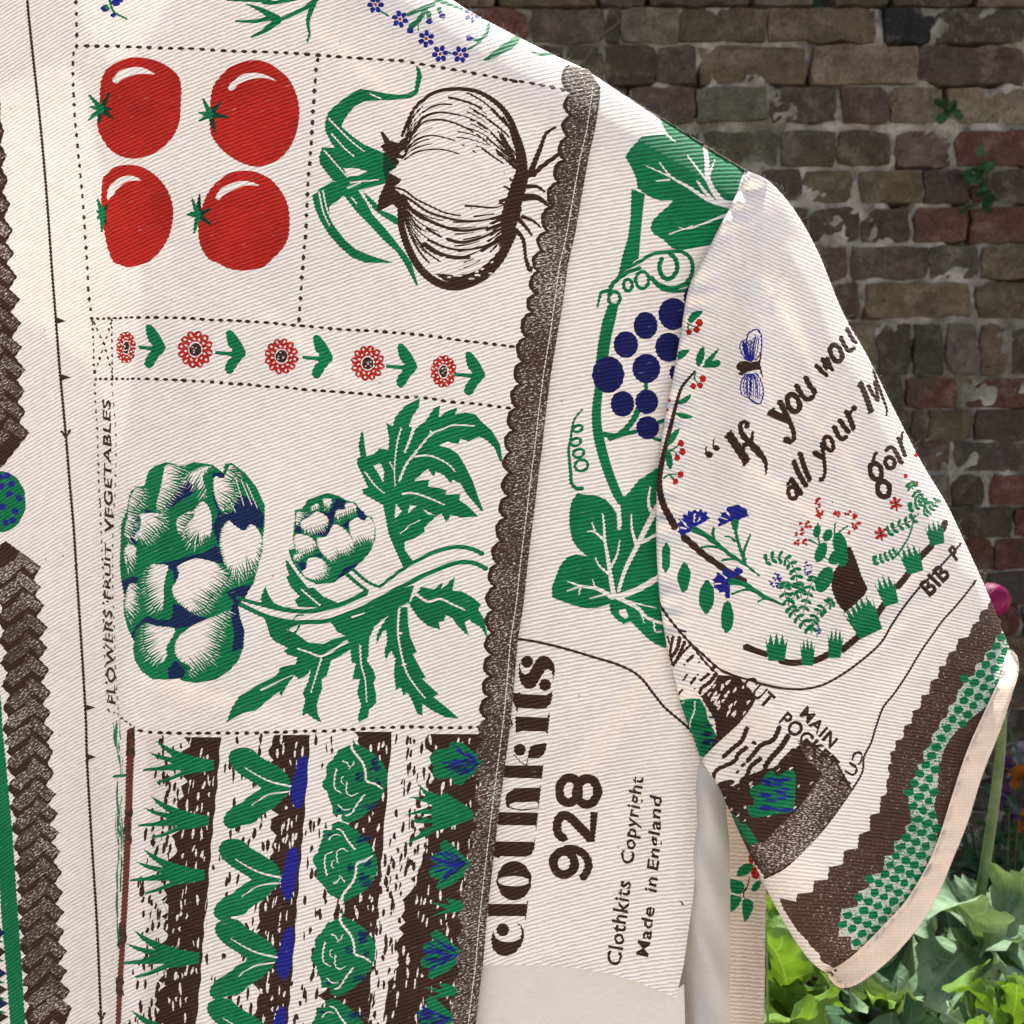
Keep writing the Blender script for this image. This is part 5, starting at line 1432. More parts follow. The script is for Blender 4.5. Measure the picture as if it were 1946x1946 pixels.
# number
NB_ = 'printed_number'
SPN.ring(NB_, K, 'R23', 508, 215, 72, 92, 66, .1); SPN.ring(NB_, K, 'R23', 640, 225, 78, 95, 68, .1)
SPN.stroke(NB_, K, 'R23', '478,570 440,550 420,500 430,430 470,400 520,420 575,475 630,530 670,575', 64, 70)
SPN.poly(NB_, K, 'R23', '665,372 720,378 695,598 630,590 660,540')
SPN.ring(NB_, K, 'R23', 470, 750, 78, 86, 66, .1)
SPN.stroke(NB_, K, 'R23', '470,650 540,648 610,680 648,740 645,800 605,862', 62, 58)
SM = 'printed_lettering.001'
SPN.text(SM, K, 'R23', 'Clothkits', (885, 1505), (962, 885), (-104, -8), 0.022, .1)
SPN.text(SM, K, 'R23', 'Copyright', (975, 760), (1052, 120), (-92, -8), 0.022, .1)
SPN.text(SM, K, 'R23', 'Made', (1088, 1442), (1138, 1075), (-88, -8), 0.022, .1)
SPN.text(SM, K, 'R23', 'in', (1145, 968), (1156, 855), (-86, -8), 0.022, .1)
SPN.text(SM, K, 'R23', 'England', (1163, 808), (1186, 255), (-82, -8), 0.022, .1)
SPN.poly('printed_fleck', 'N', 'R23', '1315,1020 1330,1028 1362,1068 1340,1060')

# ============================================================ BACK PANEL (seen under the arm)
BPN = Print()
H = 'printed_holly_sprig'
for s in ('410,775 420,740 450,715 490,715 495,740 470,765 440,778', '372,795 400,795 440,810 450,840 430,870 395,868 372,840', '375,880 410,880 435,890 420,930 395,955 372,960', '440,905 465,895 495,915 490,960 455,1015 440,970', '485,845 500,815 535,800 530,835 510,855 490,858'):
    BPN.poly(H, G, 'B3', s, 1)
BPN.stroke(H, K, 'B3', '475,785 465,830 445,860 448,890', 7, 7)
BPN.stroke(H, K, 'B3', '465,840 440,870', 6, 5)
for x, y, rx, ry in ((508, 760, 24, 34), (485, 685, 14, 32), (530, 700, 18, 26)):
    BPN.ell(H, R, 'B3', x, y, rx, ry)

# ============================================================ SLEEVE
SLN = Print(step=3.2)
br = 'printed_branch'
SLN.stroke(br, K, 'R21', '1435,1180 1380,1240 1330,1310 1290,1440 1260,1560 1240,1640 1210,1760 1190,1850 1172,1960 1175,2060 1200,2160 1240,2240 1290,2330', 18, 56)
SLN.stroke(br, K, 'R22', '1340,650 1420,720 1500,790 1600,860 1690,920 1800,985', 52, 44)
lf = 'printed_berry_sprig'
for s in ('1380,800 1420,745 1490,742 1440,800 1400,830', '1300,1080 1320,1030 1390,1025 1360,1070 1310,1100', '1445,1060 1495,995 1500,1080 1460,1150 1440,1120', '1500,1110 1610,1010 1560,1100 1520,1130',
          '1540,1110 1615,1100 1600,1150 1490,1150', '1300,1420 1340,1380 1405,1350 1370,1410', '1285,1490 1340,1485 1420,1515 1340,1530', '1225,1730 1260,1640 1320,1600 1290,1680 1250,1720', '1215,1790 1250,1770 1270,1850 1255,1900 1230,1880'):
    SLN.poly(lf, G, 'R21', s, 1)
for s in ('1375,830 1420,850 1440,860', '1440,1190 1425,1220 1450,1270', '1225,1760 1280,1770 1300,1800', '1240,1770 1290,1740 1320,1715', '1200,1970 1240,1940 1310,1938', '1240,1940 1290,1985', '1380,830 1385,880'):
    SLN.stroke(lf, G, 'R21', s, 14, 10)
for x, y, r in ((1465, 825, 27), (1445, 875, 24), (1388, 893, 22), (1490, 1235, 25), (1470, 1285, 22), (1420, 1290, 22), (1330, 1710, 24), (1340, 1772, 25), (1303, 1815, 22), (1327, 1939, 23), (1290, 1990, 21), (1245, 1395, 12), (1230, 1465, 11)):
    SLN.ell(lf, R, 'R21', x, y, r, r * 1.1)
bf = 'printed_butterfly'
SLN.poly(bf, K, 'B2', '330,560 360,520 420,510 470,525 540,510 560,430 570,440 555,540 580,650 575,670 545,590 480,600 420,620 385,650 345,635 370,610 335,590')
for s, w in (('480,515 420,490 380,430 365,370 385,330 430,320', 14), ('430,320 445,260 520,222 560,270 568,360 555,440 510,510', 15), ('430,330 430,400 450,500', 22), ('400,340 410,420 440,490', 30),
             ('470,330 465,420 475,510', 12), ('510,270 490,400 490,500', 10), ('540,300 530,400 505,500', 10), ('420,630 385,690 372,770 395,830 440,850', 14), ('440,850 500,890 545,905 575,860 580,770 545,660 500,620', 14),
             ('440,630 430,740 440,840', 12), ('470,640 465,750 455,850', 20), ('490,630 520,740 530,850', 12), ('410,660 400,750 415,820', 9), ('540,820 575,840', 9)):
    SLN.stroke(bf, B, 'B2', s, w, w * .8)
for kk in range(9):
    f = (kk + .5) / 9
    SLN.stroke(bf, B, 'B2', [(455 + 40 * f, 505), (395 + 120 * f, 420 - 30 * f), (400 + 140 * f, 350 - 70 * f)], 10, 6)
    SLN.stroke(bf, B, 'B2', [(430 + 70 * f, 630), (395 + 160 * f, 720), (400 + 150 * f, 815 + 55 * f)], 9, 5)
# verse lettering
vt = 'printed_verse'
def st(s, a, b=None, wm=None):
    SLN.stroke(vt, K, 'B2', s, a * 1.14, (a if b is None else b) * 1.14, None if wm is None else wm * 1.14)
SLN.ell(vt, K, 'B2', 85, 1372, 36, 32); st('58,1360 55,1320 68,1295', 22, 8)
SLN.ell(vt, K, 'B2', 152, 1312, 32, 28); st('126,1300 122,1260 134,1225', 20, 8)
st('268,1188 345,1305 425,1425', 72, 72); st('232,1218 292,1150', 26, 18); st('400,1470 458,1405', 28, 18)
st('372,1140 400,1200 480,1285 560,1375 605,1450 605,1555', 44, 12, 66); st('372,1145 375,1085 415,1068 448,1095', 36, 30); SLN.ell(vt, K, 'B2', 432, 1108, 26, 26)
st('405,1290 470,1245 485,1160', 40, 22); st('402,1340 400,1270', 26, 26)
st('650,982 730,1020 815,1055', 66, 60); st('622,1005 682,945', 24, 20); st('735,885 810,1040 855,1150 862,1225 820,1265', 52, 34); SLN.ell(vt, K, 'B2', 798, 1238, 36, 34)
SLN.ring(vt, K, 'B2', 858, 898, 52, 82, 52, -.35)
st('885,735 940,830 985,865 1040,840', 48, 40); st('968,660 1010,740 1060,800', 46, 44); st('1040,830 1072,795', 24, 20)
st('1062,552 1120,605 1165,650', 42, 34); st('1125,490 1165,590', 40, 30); st('1135,570 1180,560 1220,600', 30, 30); st('1165,485 1215,600', 40, 30)
SLN.ring(vt, K, 'B2', 1250, 440, 48, 80, 47, -.4)
st('1290,290 1340,390 1375,420 1420,390', 40, 34); st('1350,215 1400,310 1440,345', 38, 34); st('1338,75 1390,190 1455,290', 20, 30, 26)
SLN.ring(vt, K, 'B2', 850, 1722, 38, 56, 41, -.3); st('832,1592 870,1640 935,1735', 46, 42); st('800,1650 850,1590', 26, 30)
st('860,1428 905,1540 975,1660', 46, 46); st('920,1358 960,1490 1012,1610', 44, 44)
st('1050,1352 1130,1402', 46, 40); st('1118,1262 1140,1420 1148,1540 1118,1612', 36, 28); SLN.ell(vt, K, 'B2', 1108, 1600, 20, 22)
SLN.ring(vt, K, 'B2', 1182, 1270, 38, 68, 41, -.35)
st('1230,1115 1275,1205 1310,1232 1345,1205', 46, 38); st('1285,1055 1335,1130 1375,1165', 44, 40)
st('1345,975 1385,1060 1412,1140', 48, 44); st('1375,1010 1395,965 1415,945', 26, 26); SLN.ell(vt, K, 'B2', 1416, 945, 28, 30)
st('1472,712 1525,840 1572,975', 46, 50); st('1450,745 1488,695', 20, 16); st('1548,990 1595,955', 22, 16)
st('1545,735 1590,820 1640,880', 34, 30); st('1590,595 1640,740 1690,880 1715,950 1712,1015', 22, 16, 28); st('1600,700 1640,860', 26, 26)
SLN.ring(vt, K, 'B2', 1615, 1525, 52, 76, 50, -.3); SLN.ring(vt, K, 'B2', 1686, 1688, 56, 72, 52, -.25); st('1590,1430 1598,1385 1625,1352', 32, 26); st('1620,1600 1665,1620', 34, 34)
SLN.ring(vt, K, 'B2', 1745, 1445, 42, 52, 41, -.3); st('1705,1340 1745,1302 1785,1325 1850,1450', 30, 44); 
st('1820,1215 1850,1290 1885,1385', 36, 34); st('1850,1260 1855,1200 1865,1160', 22, 20)
# cornflowers
cf = 'printed_cornflower'
for i, s in enumerate(('1330,650 1305,620 1320,590 1305,560 1320,545 1310,525 1345,520 1345,490 1375,500 1385,465 1410,475 1430,455 1450,475 1480,450 1490,480 1520,470 1520,500 1545,520 1500,550 1450,575 1400,620',
                       '1600,585 1610,550 1600,525 1625,505 1620,480 1660,475 1670,440 1710,430 1750,420 1780,440 1810,450 1820,490 1830,505 1780,520 1740,545 1690,545 1640,570',
                       '1690,1110 1655,1110 1650,1060 1610,1070 1600,1040 1570,1030 1570,990 1560,970 1590,950 1590,920 1630,920 1650,880 1680,900 1700,930 1740,875 1770,890 1790,915 1740,950 1700,970 1690,1020')):
    nm = cf if i == 0 else '%s.%03d' % (cf, i)
    SLN.poly(nm, B, 'R22', s)
for s in ('1330,530 1365,570 1385,590', '1430,490 1425,550', '1470,515 1455,545', '1620,515 1670,530', '1660,470 1690,505', '1620,920 1665,965', '1580,1005 1620,1000', '1330,590 1370,600'):
    SLN.stroke(cf, C, 'R22', s, 13, 9)
cs = 'printed_cornflower_stem'
for s, a, b in (('1420,600 1500,640 1580,700 1680,780 1800,860 1905,945', 46, 14), ('1725,545 1728,600', 62, 40), ('1725,590 1750,700 1800,850', 24, 26), ('1840,640 1790,770 1800,830', 14, 26), ('1570,590 1565,650 1590,710', 22, 26),
                ('1650,655 1690,660 1730,690', 12, 20), ('1480,735 1540,728 1610,735', 16, 20), ('1630,830 1700,820 1750,830', 18, 18), ('1690,985 1780,1000 1850,1040 1940,1095 2080,1160', 50, 20, ), ('1700,1080 1780,1050 1850,1045', 16, 18), ('1890,1140 1920,1120 1960,1110', 12, 14)):
    SLN.stroke(cs, G, 'R22', s, a, b)
for i, (x, y, rx, ry) in enumerate(((1220, 810, 34, 112), (1353, 955, 47, 112), (1518, 1100, 56, 126), (1668, 1245, 49, 120))):
    SLN.ell('printed_leaf' if i == 0 else 'printed_leaf.%03d' % i, G, 'R22', x, y, rx, ry, 0.03, point=.35, n=26)
# flower bed with spade
fb = 'printed_flower_bed'
for s in ('800,235 900,275 1010,310', '1120,365 1220,385 1320,380', '1390,375 1480,350 1575,300', '1690,270 1780,195 1870,120'):
    SLN.stroke(fb, K, 'A2', s, 62, 58)
for s in ('835,870 870,815 910,760', '1000,640 1045,590 1090,530', '1160,430 1210,380 1262,330', '1332,225 1355,160'):
    SLN.stroke(fb, K, 'R32', s, 50, 46)
def grass(reg, cx, cy, w, h, rot=0.0, n=5):
    pts = [(-w * .36, h * .5)]
    for i in range(n):
        t = i / (n - 1)
        x = -w * .5 + w * t
        pts.append((x, -h * (.32 + .2 * math.sin(math.pi * t))))
        if i < n - 1:
            pts.append((x + w / (n - 1) * .5, -h * .05))
    pts += [(w * .36, h * .5)]
    c, s_ = math.cos(rot), math.sin(rot)
    q = [(cx + x * c - y * s_, cy + x * s_ + y * c) for x, y in pts]
    SLN.poly(fb, G, reg, q)
grass('A2', 1090, 235, 210, 260); grass('A2', 1375, 280, 140, 260); grass('A2', 1630, 200, 150, 280, .05)
grass('R32', 745, 850, 250, 300, -.45, 7); grass('R32', 925, 660, 150, 230, -.3); grass('R32', 1105, 430, 160, 220, -.3); grass('R32', 1280, 240, 140, 180, -.2)
SLN.poly('printed_spade', K, 'R32', '620,345 660,345 700,440 740,560 785,650 760,700 620,830 560,760 520,660 515,560 560,490 620,430', 0)
grass('R32', 745, 870, 220, 260, -.45, 7)
for x, y, rx, ry, a in ((580, 330, 52, 92, -.2), (600, 430, 40, 60, .1), (440, 385, 40, 78, .4), (490, 260, 34, 48, .5), (412, 230, 28, 50, .2), (465, 585, 56, 102, .45), (545, 420, 40, 60, .6)):
    SLN.ell(fb, G, 'R32', x, y, rx, ry, a)
for s in ('420,170 425,300 470,420 560,470', '545,170 540,260 560,330', '350,290 420,330 470,400', '640,190 570,240 530,310', '1130,110 1090,260 1010,390 960,440'):
    SLN.stroke(fb, G, 'R32', s, 12, 14)
def cluster(ink, reg, cx, cy, rx, ry, n, r):
    for _ in range(n):
        a, q = random.uniform(0, 6.28), math.sqrt(random.random())
        SLN.ell(fb, ink, reg, cx + rx * q * math.cos(a), cy + ry * q * math.sin(a), r * random.uniform(.8, 1.2), r * random.uniform(.7, 1.1), n=6)
for x, y, rx, ry, n in ((325, 190, 45, 45, 9), (290, 240, 40, 40, 5), (270, 315, 20, 18, 4), (330, 310, 20, 18, 4), (425, 60, 30, 80, 18), (640, 95, 24, 18, 4), (690, 125, 18, 16, 3), (700, 190, 36, 40, 9), (645, 245, 14, 14, 3), (565, 110, 28, 26, 7)):
    cluster(R, 'R32', x, y, rx, ry, n, 13)
for x, y in ((990, 30), (880, 250)):
    for j in range(6):
        a = j * math.pi / 3 + .3
        SLN.ell(fb, R, 'R32', x + 28 * math.cos(a), y + 32 * math.sin(a), 26, 12, a, n=7)
    SLN.ell(fb, D_, 'R32', x, y, 10, 12, n=6)
SLN.ell(fb, R, 'R32', 1140, -330, 16, 20); SLN.ell(fb, R, 'R32', 1062, -175, 16, 18); SLN.ell(fb, R, 'R32', 1145, -120, 14, 16)
cluster(B, 'R32', 110, 600, 48, 66, 26, 10); cluster(B, 'R32', 345, 505, 34, 52, 17, 9); cluster(B, 'R32', 420, 968, 20, 44, 12, 8)
def frond(reg, s, n, r, ink=G):
    p = catmull(PT(reg, s), False, 4.0)
    k = REG[reg][2]
    SLN.stroke(fb, ink, reg, s, 7, 9)
    for i in range(n):
        q = p[int(i / n * (len(p) - 1))]
        q2 = p[min(int(i / n * (len(p) - 1)) + 1, len(p) - 1)]
        a = math.atan2(q2[1] - q[1], q2[0] - q[0])
        for sg in (-1, 1):
            b = a + sg * 1.0
            SLN.ell(fb, ink, 'src', q[0] + math.cos(b) * r / k, q[1] + math.sin(b) * r / k, r / k * .95, r / k * .5, b, n=7)
frond('R32', '30,450 110,420 190,440 250,520 270,620 300,720', 9, 30)
frond('R32', '180,600 180,700 220,800 290,880 370,960', 9, 30)
frond('R32', '390,560 360,650 330,760 310,820', 6, 26)
frond('R32', '530,740 450,800 390,880 370,980', 7, 28)
frond('R32', '300,620 250,700 200,760', 4, 26)
frond('R32', '820,450 890,430 960,400 1000,370', 6, 24)
frond('R32', '930,240 1010,190 1090,160 1160,100', 5, 28)
frond('R32', '1090,-130 1130,-60 1180,0 1240,60', 6, 26)
frond('R32', '1080,60 1150,40 1210,-10', 5, 24)
frond('R32', '1200,110 1260,60 1300,-10', 5, 20)
# seam guide lines
SLN.stroke('printed_curved_line', K, 'src', None, 5.0, 4.2, pts=path(('R22', '1150,1120 1180,1165 1230,1240 1310,1340 1400,1440 1500,1530 1600,1620 1700,1670 1850,1715 1932,1740'), ('R32', '150,1382 300,1390 450,1360 600,1280 750,1170 880,1050 960,920 1040,800 1150,660 1250,560 1380,420 1470,320')))
SLN.stroke('printed_curved_line', K, 'R22', '1310,1340 1365,1355', 22, 16)
SLN.stroke('printed_curved_line', K, 'R22', '1400,1440 1500,1570 1590,1660', 18, 16)
SLN.stroke('printed_curved_line', K, 'src', None, 4.0, 4.0, pts=path(('R32', '1580,590 1560,620 1440,770 1340,880 1260,990 1170,1120 1080,1270 980,1420 900,1520 850,1650 810,1780'), ('B3', '1070,160 1060,240 1000,340 870,520 740,660 650,740 550,790')))
# soil beds
sb = 'printed_soil_bed'
for s, w in (('140,140 115,300 145,420', 30), ('200,150 180,250 130,330', 40), ('250,190 200,300 150,400', 34), ('300,220 230,290 165,380', 26), ('90,140 110,220', 20), ('325,320 265,375', 34), ('240,400 245,408', 26), ('378,378 385,382', 24),
             ('515,425 500,460', 34), ('470,485 390,550', 32), ('345,520 300,580', 30), ('270,490 235,545', 22), ('370,490 372,498', 22), ('225,630 185,680', 24), ('335,620 338,626', 22), ('540,480 480,560 400,620 385,670', 40), ('570,510 520,600 430,690', 44)):
    SLN.stroke(sb, K, 'A2', s, w, w * .8)
SLN.poly(sb, K, 'A2', '560,500 650,500 760,530 840,620 905,700 870,780 820,850 740,950 640,1040 530,1140 410,1260 395,1200 540,1040 520,900 430,760 395,690 450,650 520,590')
for _ in range(34):
    x = random.uniform(470, 830); y = random.uniform(560, 880)
    if abs((x - 400) - (y - 400)) < 260:
        SLN.ell(sb, C, 'A2', x, y, random.uniform(8, 15), random.uniform(16, 36), .6, n=6)
cg = 'printed_cabbage'
SLN.poly(cg, G, 'A2', '180,730 290,715 390,715 440,800 460,900 540,1050 480,1170 410,1255 380,1230 330,1080 260,930 200,820')
for _ in range(12):
    SLN.ell(cg, N_, 'A2', random.uniform(430, 500), random.uniform(880, 1130), 42, 12, .1, n=7)
SLN.stroke(cg, C, 'A2', '340,740 335,830 300,920 295,980', 14, 10)
SLN.stroke(cg, C, 'A2', '215,755 250,740', 9, 8)
s2 = 'printed_soil_bed.001'
for s, w in (('820,980 770,1100 700,1160 600,1250', 44), ('820,1160 740,1220 700,1290 540,1370 510,1450', 42), ('1120,970 1060,1090 950,1140 880,1220 820,1290', 46), ('1200,1050 1130,1160 1030,1270 980,1350', 54),
             ('950,1260 850,1340 820,1420 760,1470', 44), ('1250,1180 1120,1310', 40), ('870,1110 900,1130', 30), ('770,1330 800,1310', 34), ('725,1390 740,1380', 30), ('690,1480 600,1490 550,1520', 46), ('900,1410 800,1480 700,1540', 54)):
    SLN.stroke(s2, K, 'A2', s, w, w * .9)
SLN.poly(s2, K, 'B3', '300,310 340,285 420,330 480,260 540,225 600,215 660,170 720,110 770,60 830,110 930,180 1010,330 900,480 800,610 700,700 560,790 450,640 380,450 330,360')
SLN.poly(s2, KG, 'B3', '850,250 930,240 1005,335 900,480 800,610 700,700 560,782 462,612 560,600 640,510 720,440 760,390 800,330')
SLN.poly(s2, KG, 'B3', '720,70 830,120 930,200 960,260 860,250 780,180')
for _ in range(46):
    a = random.uniform(0, 1); b = random.uniform(0, 1)
    x, y = 330 + 470 * a, 330 + 250 * b - 190 * a
    SLN.ell(s2, C, 'B3', x, y, random.uniform(3, 7), random.uniform(8, 16), .7, n=6)
cg = 'printed_cabbage.001'
SLN.poly(cg, G, 'A2', '820,1690 870,1700 880,1640 850,1590 860,1530 950,1490 980,1420 1040,1370 1100,1420 1200,1370 1260,1400 1260,1550 1240,1740 1100,1770 950,1800 850,1790', 1)
for _ in range(26):
    SLN.ell(cg, B, 'A2', random.uniform(960, 1230), random.uniform(1450, 1740), 54, 13, .12, n=7)
SLN.poly(cg, G, 'B3', '385,450 420,490 470,520 520,600 480,620 440,580 405,510')
SLN.text('printed_lettering.001', K, 'A2', 'CUT', (765, 600), (1000, 805), (90, -105), 0.03)
SLN.text('printed_lettering.002', K, 'A2', 'POCKET', (1105, 925), (1590, 1395), (88, -98), 0.03)
SLN.text('printed_lettering.003', K, 'A2', 'MAIN', (1300, 862), (1585, 1172), (74, -84), 0.03)
SLN.text('printed_lettering.004', K, 'A2', 'CUT', (1905, 1225), (1745, 1545), (-86, -52), 0.02)
SLN.text('printed_lettering.005', K, 'R32', 'BIB', (1240, 712), (1395, 545), (-84, -84), 0.04)
SLN.text('printed_lettering.006', K, 'R32', 'P', (1430, 450), (1470, 400), (-60, -80), 0.04)
# saw-tooth brown border with green check
zb = 'printed_stepped_border'
SLN.raw(zb, 'KS', lin(path(('R32', '1690,720 1660,800 1610,820 1600,890 1555,915 1525,1005 1450,1020 1430,1105 1375,1125 1355,1215 1310,1225 1300,1310 1245,1330 1235,1425 1180,1435 1170,1530 1115,1550 1105,1640 1050,1660 1045,1750 990,1770 985,1840 950,1850 955,1932'),
    ('R33', '930,40 945,110 920,150 925,240 880,265 870,380 800,400 800,510 720,540 710,640 610,660 600,760 500,780 490,870 390,880 380,965 265,975 260,1035 135,1005 160,1080 250,1220 270,1250 350,1330 350,1345 430,1420 440,1470 555,1530 700,1530 1050,1150 1250,800 1400,400 1520,0'),
    ('R32', '1560,1800 1700,1500 1840,1200 1850,1080 1790,930')), True, 4))
ckp = lin(path(('R33', '665,1385 660,1290 570,1290 590,1090 710,1070 715,960 800,930 800,840 900,820 910,700 980,690 980,590 1070,570 1060,480 1110,450 1090,330 1080,240 1120,200 1110,140 1160,90 1150,30'),
    ('R32', '1200,1930 1190,1850 1250,1800 1260,1720 1310,1680 1320,1620 1370,1590 1380,1520 1430,1480 1450,1400 1490,1360 1490,1310 1570,1290 1575,1210 1640,1180 1650,1120 1710,1090 1720,1020 1760,980 1765,950 1830,1020 1870,1100 1850,1200 1800,1350 1730,1460 1600,1560 1450,1680 1380,1770 1340,1840 1320,1932'),
    ('R33', '1305,0 1300,200 1270,330 1300,450 1290,600 1260,720 1220,830 1120,1000 980,1180 790,1390')), True, 4)
SLN.raw('printed_check_border', 'CW', ckp)
def in_poly(x, y, poly):
    c = False
    for (a, b), (e, f) in zip(poly, np.roll(poly, -1, 0)):
        if (b > y) != (f > y) and x < (e - a) * (y - b) / (f - b) + a: c = not c
    return c
ca, sa = math.cos(-.30), math.sin(-.30)
for i in range(-60, 60):
    for j in range(-60, 60):
        if (i + j) % 2: continue
        x0, y0 = i * 15.0, j * 13.5
        x, y = 1720 + x0 * ca - y0 * sa, 1480 + x0 * sa + y0 * ca
        if 1560 < x < 1930 and 1180 < y < 1830 and in_poly(x, y, ckp[::3]):
            q = [(x + (u * 8.6 + random.gauss(0, .9)) * ca - (v * 7.6 + random.gauss(0, .8)) * sa, y + u * 8.6 * sa + (v * 7.6 + random.gauss(0, .8)) * ca) for u, v in ((-1, -.75), (-.2, -1), (.9, -.8), (1, .2), (.8, .9), (-.3, 1), (-1, .6))]
            SLN.raw('printed_check_border', G, np.array(q))
# ============================================================ the jacket
M['NB'] = cloth_mat('grape_blue_ink', (0.010, 0.012, 0.105), ink=True, trans=0.06)

def dist_poly(px, py, line):
    q = np.stack([px, py], -1)
    d = np.full(len(q), 1e9)
    for a, b in zip(line[:-1], line[1:]):
        ab = b - a
        t = np.clip(((q - a) @ ab) / max(ab @ ab, 1e-9), 0, 1)
        d = np.minimum(d, np.hypot(*(q - a - t[:, None] * ab).T))
    return d

def sroll(px, py, line, side, R):
    """rounded edge profile, carried on past the edge so that the surface turns over there"""
    px = np.asarray(px, float); py = np.asarray(py, float)
    q = np.stack([px, py], -1)
    d = np.full(len(q), 1e9); sg = np.ones(len(q))
    for a, b in zip(line[:-1], line[1:]):
        ab = b - a
        t = np.clip(((q - a) @ ab) / max(ab @ ab, 1e-9), 0, 1)
        e = q - a - t[:, None] * ab
        dd = np.hypot(e[:, 0], e[:, 1])
        m = dd < d
        d = np.where(m, dd, d)
        cr = ab[0] * (q[:, 1] - a[1]) - ab[1] * (q[:, 0] - a[0])
        sg = np.where(m, np.where(cr * side >= 0, 1, -1), sg)
    return sg * roll(d, R)

def inside(px, py, poly):
    """non-zero winding test"""
    w = np.zeros(len(px), int)
    x, y = poly[:, 0], poly[:, 1]
    x2, y2 = np.roll(x, -1), np.roll(y, -1)
    for a, b, c, d in zip(x, y, x2, y2):
        if b <= d:
            m = (b <= py) & (d > py)
            sg = 1
        else:
            m = (b > py) & (d <= py)
            sg = -1
        if m.any():
            side = (c - a) * (py[m] - b) - (px[m] - a) * (d - b)
            w[m] += np.where(side * sg > 0, sg, 0)
    return w != 0

def roll(d, R):
    t = np.clip(d / R, 0, 1)
    return np.sqrt(np.maximum(1 - (1 - t) ** 2, 0))

JD = 0.46
SHO = catmull(np.array([(420, -330), (560, -215), (700, -110), (860, 0), (905, 28), (955, 55), (1000, 78), (1060, 108), (1118, 135), (1200, 188), (1300, 250), (1380, 300), (1428, 328)], float), False, 8)
def body_depth(px, py):
    px = np.asarray(px, float); py = np.asarray(py, float)
    d = np.zeros_like(px)
    d += 0.030 * (1 - sroll(px, py, SHO[::3], 1, 150))
    # chest: falls away gently to the far side and to the arm
    d += 0.010 * ((px - 620) / 900) ** 2
    # pleat that runs down beside the vegetable beds
    xf = np.interp(py, [300, 600, 900, 1200, 1400, 1500, 1700, 1946, 2300], [300, 270, 240, 226, 232, 240, 238, 226, 215])
    A = 0.022 * sstep(py, 150, 1350)
    wd = np.interp(py, [300, 800, 1100, 1400, 1946], [190, 110, 62, 26, 22])
    d += A * (1 - sstep(px, xf - wd, xf + wd * .25))
    d -= A * 0.55 * np.exp(-((px - xf - wd * 1.3) / (wd * 1.6)) ** 2)
    # soft folds
    d += 0.0022 * np.sin(px / 190 + py / 620 + .6) * sstep(py, 250, 900)
    d += 0.0014 * np.sin(px / 95 - py / 300 + 1.0) * sstep(px, 350, 900)
    d += 0.0030 * np.exp(-((px - 820 - (py - 900) * .1) / 120) ** 2) * sstep(py, 100, 500) * (1 - sstep(py, 900, 1500))
    d -= 0.0045 * np.exp(-((px - 1180 + (py - 700) * .12) / 90) ** 2) * sstep(py, 350, 700) * (1 - sstep(py, 1500, 1900))
    # drag lines towards the armpit
    for cx, cy, dx, dy, amp in ((1200, 1330, .55, -.83, .0020), (1140, 1420, .5, -.87, .0018), (1230, 1480, .3, -.95, .0022), (1070, 1600, .2, -.98, .0012), (560, 640, .8, .6, .0010), (420, 1330, .95, .3, .0012), (700, 140, .75, .66, .0014), (330, 560, .3, .95, .0016)):
        al = (px - cx) * dx + (py - cy) * dy
        ac = -(px - cx) * dy + (py - cy) * dx
        d = d + 1.6 * amp * np.exp(-(al / 170) ** 2) * (1 / (1 + np.exp(-ac / 8)) - .5) * np.exp(-np.abs(ac) / 70) * 2
    # side seam turns away under the arm
    t = np.clip((px - 1265) / 125.0, 0, 1.6)
    d += 0.050 * t ** 2.2 * sstep(py, 1150, 1500)
    return d
def depth_front(px, py):
    d = body_depth(px, py)
    e = dist_poly(np.asarray(px, float), np.asarray(py, float), EDGE)
    return JD + d - 0.0022 * roll(e, 5)
def depth_side(px, py):
    return JD + body_depth(px, py) + 0.0004
def depth_lining(px, py):
    return JD + body_depth(px, py) + 0.0024 + 0.002 * np.sin(np.asarray(px) / 60.0)

# twill runs: phase across the ribs and length along them, both in rib widths
_gx = np.arange(-1400, 2100, 5.0)
_sl = np.tan(np.radians(np.interp(_gx, [-1400, -600, 0, 150, 300, 500, 800, 950, 1000, 1150, 1300, 1450], [30, 32, 33, 29, 24, 20, 19, 18, 12, 10, 6, -2])))
_G = np.concatenate([[0], np.cumsum(_sl[:-1] * 5.0)])
RIB = 7.7
def weave_body(px, py):
    return (px * 0.95 - py * .3) / RIB, (py + np.interp(px, _gx, _G) + 14 * np.sin(px / 160.0) * sstep(py, 1300, 1700)) / RIB
def weave_sleeve(px, py):
    k = np.interp(py, [300, 700, 1100, 1500, 1900], [.46, .40, .30, .14, .02])
    return (px + py * .2) / RIB, (py - (px - 1400) * k) / RIB

def surf_pos(depth, px, py):
    return pix(px, py, depth(px, py))
def surf_nrm(depth, px, py):
    h = 1.2
    a = surf_pos(depth, px + h, py) - surf_pos(depth, px - h, py)
    b = surf_pos(depth, px, py + h) - surf_pos(depth, px, py - h)
    n = np.cross(a, b)
    n /= np.maximum(np.linalg.norm(n, axis=1)[:, None], 1e-12)
    n[n[:, 1] > 0] *= -1
    return n

